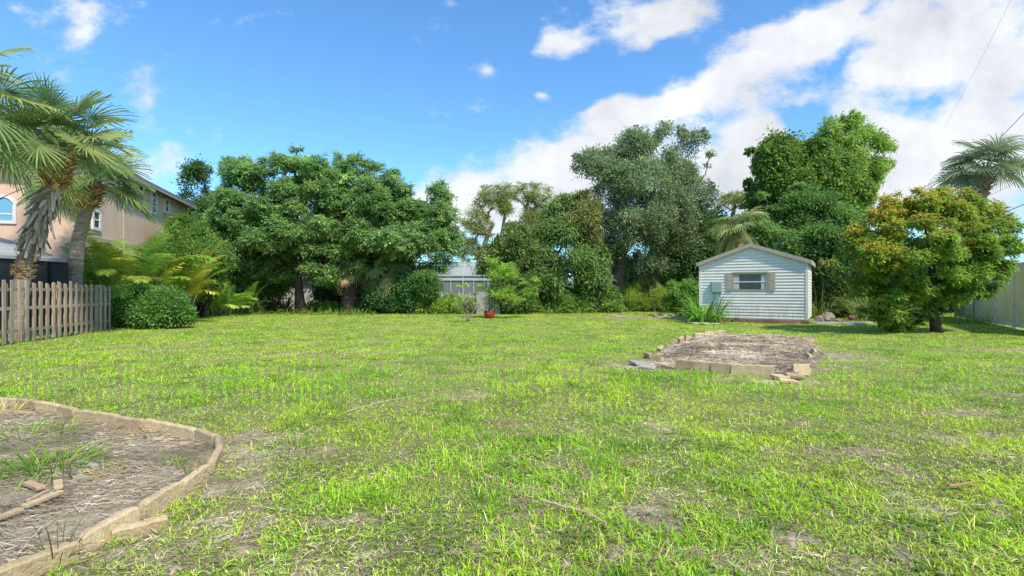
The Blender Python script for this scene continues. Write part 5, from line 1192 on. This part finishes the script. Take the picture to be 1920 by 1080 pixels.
# fern and broad-leaf understory, as separate plants
def plantrow(kind, lbs, spots, n, L, W, cols, lean, droop, group, spread=.15, cat='plant'):
    for i, ((px, py), lb) in enumerate(zip(spots, lbs)):
        b = G(px, py); rg = np.random.default_rng(int(px * 13 + py)); V, F, c = tuft(rg, b, n, L, W, cols, spread=spread, lean=lean, droop=droop, nseg=5)
        pmesh(kind, V, F, 'leaf', col=c, loc=b); tag(C.objects[-1], lb, cat, group)
FC = [(.10, .22, .04), (.15, .28, .05), (.07, .16, .03)]
LM = ['under the dense dark leaved tree', 'at the foot of the grey green tree']
sp1 = [(985, 583), (1008, 586), (1032, 588), (1056, 586), (1080, 587), (1104, 584), (1128, 586), (1150, 583), (1172, 584), (1196, 581)]
plantrow('fern', [f'green fern clump on the lawn edge, {ORD[i]} from the potted tree' for i in range(10)], sp1, 70, 1.05, .07, FC, .9, 1.3, 'ferns along the lawn edge below the middle trees', spread=.5, cat='fern')
sp2 = [(800, 586), (820, 587), (838, 585), (856, 586), (873, 585), (890, 585)]
plantrow('fern', [f'yellow green fern clump in front of the pool cage, {ORD[i]} from the dark bush' for i in range(6)], sp2, 70, .95, .06, [(.26, .34, .05), (.18, .28, .04), (.36, .42, .08)], .9, 1.2, 'yellow green ferns before the pool cage', spread=.5, cat='fern')
plantrow('lily_plant', ['large clump of strap leaved lilies at the left corner of the shed'], [(1322, 604.8)], 130, 1.25, .085, [(.10, .25, .035), (.15, .34, .05), (.07, .18, .03)], .75, 1.1, None, spread=.55)
plantrow('spiky_plant', ['dark spiky bromeliad clump left of the single dark trunk', 'smaller dark spiky clump beside the larger bromeliad'], [(530, 587), (505, 586)], 60, 1.35, .10, [(.03, .05, .03), (.05, .07, .04), (.07, .05, .04)], 1., .5, 'dark spiky plants under the feathery tree', spread=.3)
plantrow('ground_cover_plant', ['green strappy plants around the single dark trunk, left of it', 'green strappy plants right of the single dark trunk', 'green strappy plants midway between the trunks', 'green strappy plants before the stubby palm', 'green strappy plants at the left edge by the cream wall'], [(545, 589), (590, 590), (630, 590), (675, 590), (488, 589)], 70, .55, .05, [(.09, .2, .03), (.13, .24, .04)], 1.2, 1.1, 'strappy plants under the feathery trees', spread=.9)
plantrow('broad_leaf_plant', ['variegated yellow green broad leaved plant at the lawn edge below the feather palm', 'broad leaved pale plant right of the variegated one', 'dark broad leaved plant before the cream wall'], [(385, 589), (425, 588), (470, 587)], 60, 1.3, .16, [(.28, .36, .08), (.16, .26, .05), (.40, .42, .14)], .8, 1.3, 'broad leaved plants left of the feathery tree', spread=.6)
plantrow('ornamental_grass', ['tall ornamental grass against the right wall of the shed', 'tall grass clump behind the rocks', 'darker grass clump past the reddish rock', 'low green plant before the thicket', 'broad grass clump under the left edge of the orange tree'], [(1533, 596), (1565, 594), (1598, 594), (1625, 598), (1650, 603)], 150, 1.9, .035, [(.12, .20, .05), (.18, .27, .07), (.09, .15, .05)], .55, 1.2, 'grasses right of the shed', spread=.6, cat='grass plant')
plantrow('ornamental_grass', ['weeping blue green grass mass high behind the shed corner', 'weeping green grass mass left of the orange tree'], [(1548, 590), (1590, 590)], 200, 3.0, .045, [(.10, .16, .07), (.13, .19, .08)], .6, 1.7, 'tall weeping grasses behind the shed', spread=.9, cat='grass plant')
plantrow('low_plant', ['pale green weeds by the vinyl fence under the orange tree', 'pale green weeds beside the vinyl fence corner'], [(1800, 606), (1845, 608)], 120, .55, .03, [(.2, .32, .06), (.13, .24, .04)], .9, 1., 'weeds along the vinyl fence', spread=.8)
# bare little frangipani
rng = np.random.default_rng(80); b = G(876, 604); root = empty('bare_shrub', b, 'small nearly bare shrub with forking pale twigs on the lawn left of the red pot', 'shrub'); mb = MB(); tips = []
def fork(p, d, L, r, k):
    q_ = p + nrm(d) * L; mb.tube([p, (p + q_) / 2 + rng.normal(size=3) * .02, q_], [r, r * .85, r * .7], 5)
    if k == 0: tips.append(q_); return
    for _ in range(3 if k > 2 else 2): fork(q_, nrm(nrm(d) + rng.normal(size=3) * .6 + np.array([0, 0, .12])), L * .76, r * .68, k - 1)
fork(b, np.array([-.1, 0, 1.]), .38, .045, 5); fork(b, np.array([.45, 0, 1.]), .36, .035, 4)
mb.build('branches', 'barkpale', root, smooth=True)
tp = np.array(tips); kk = rng.integers(len(tp), size=260); c_ = tp[kk] + rng.normal(size=(260, 3)) * .05
V, F = leaf_quads(c_, rng.normal(size=(260, 3)), np.array([0, 0, 1.]) + rng.normal(size=(260, 3)) * .4, np.full(260, .11), np.full(260, .04)); pmesh('leaves', V, F, 'leaf', root, col=np.repeat(np.array([[.16, .24, .06]]) * rng.uniform(.7, 1.3, (260, 1)), 4, 0))
# red pot with its little tree
b = G(918, 597); YP = b[1]; s_ = YP / FP
prof = [(.0, .0), (.19, 0), (.24, .06), (.28, .2), (.285, .3), (.27, .35), (.29, .36), (.29, .40), (.25, .40), (.24, .34), (0, .33)]
V = []; F = []; K = 28
for (r, z) in prof:
    for j in range(K): V.append((b[0] + r * math.cos(2 * PI * j / K), b[1] + r * math.sin(2 * PI * j / K), z))
for i in range(len(prof) - 1): F += [(i * K + j, i * K + (j + 1) % K, (i + 1) * K + (j + 1) % K, (i + 1) * K + j) for j in range(K)]
pmesh('plant_pot', V, F, 'pot', smooth=True, loc=b); tag(C.objects[-1], 'round glazed red brown plant pot standing on the back lawn', 'plant pot')
PT = [(.13, .22, .04), (.18, .27, .05), (.09, .17, .03)]
rng = np.random.default_rng(81); cts = []; rrs = []
for (pl, nl) in (([(925, 478), (935, 488), (940, 500), (930, 505), (915, 490)], 6), ([(905, 520), (925, 500), (960, 492), (975, 510), (960, 530), (920, 530)], 20), ([(860, 540), (880, 528), (920, 530), (925, 545), (880, 548)], 12), ([(900, 555), (915, 540), (960, 535), (1000, 545), (1005, 560), (960, 570), (920, 568)], 24), ([(970, 530), (990, 522), (1020, 528), (1005, 540)], 8)):
    a_, r_ = lumps(pl, YP, nl, 4, 10, .5, rng, edge=0); cts.append(a_); rrs.append(r_)
ct = np.concatenate(cts); rr = np.concatenate(rrs); root = empty('potted_tree', (b[0], b[1], .33), 'lime green small tree with tiered branches growing from the red pot', 'tree'); mb = MB()
tb = np.array([b[0], b[1], .33]); skeleton(mb, [tb, P(920, 570, YP), P(915, 555, YP), P(925, 530, YP), P(928, 500, YP)], [.09, .07, .05, .04, .02], ct, rr, rng, r0=.008); mb.build('trunk', 'bark', root, smooth=True)
V, F, c, _ = crown(ct, rr, rng, 9, 11, .10, .045, PT, flat=(1.2, 1.2, .5), spread=.45, up=.8, colvar=.2); pmesh('crown', V, F, 'leaf', root, col=c)
b = G(945, 590); 
# power lines
def wire(a, b_, lb, r=.012, sag=.3):
    pts = [a * (1 - t) + b_ * t - np.array([0, 0, sag * math.sin(PI * t)]) for t in np.linspace(0, 1, 16)]
    MB().tube(pts, r, 5).build('power_line', 'wire', loc=a); tag(C.objects[-1], lb, 'power line', 'overhead wires')
wire(P(2100, 10, 22), P(1800, 330, 34), 'black overhead wire crossing behind the fronds of the right palm', .016)
wire(P(2100, 300, 22), P(1700, 465, 40), 'thick black overhead wire below the right palm crown', .02)
wire(P(2100, 230, 26), P(1780, 400, 44), 'thin overhead wire beside the right palm trunk', .012)
wire(P(1905, -20, 40), P(1770, 240, 70), 'faint thin overhead wire high in the cloud at upper right', .008)
wire(P(-60, 400, 15.5), P(345, 400, 25), 'thin dark cable slung past the left palm trunks toward the house corner', .012, sag=-1.6)
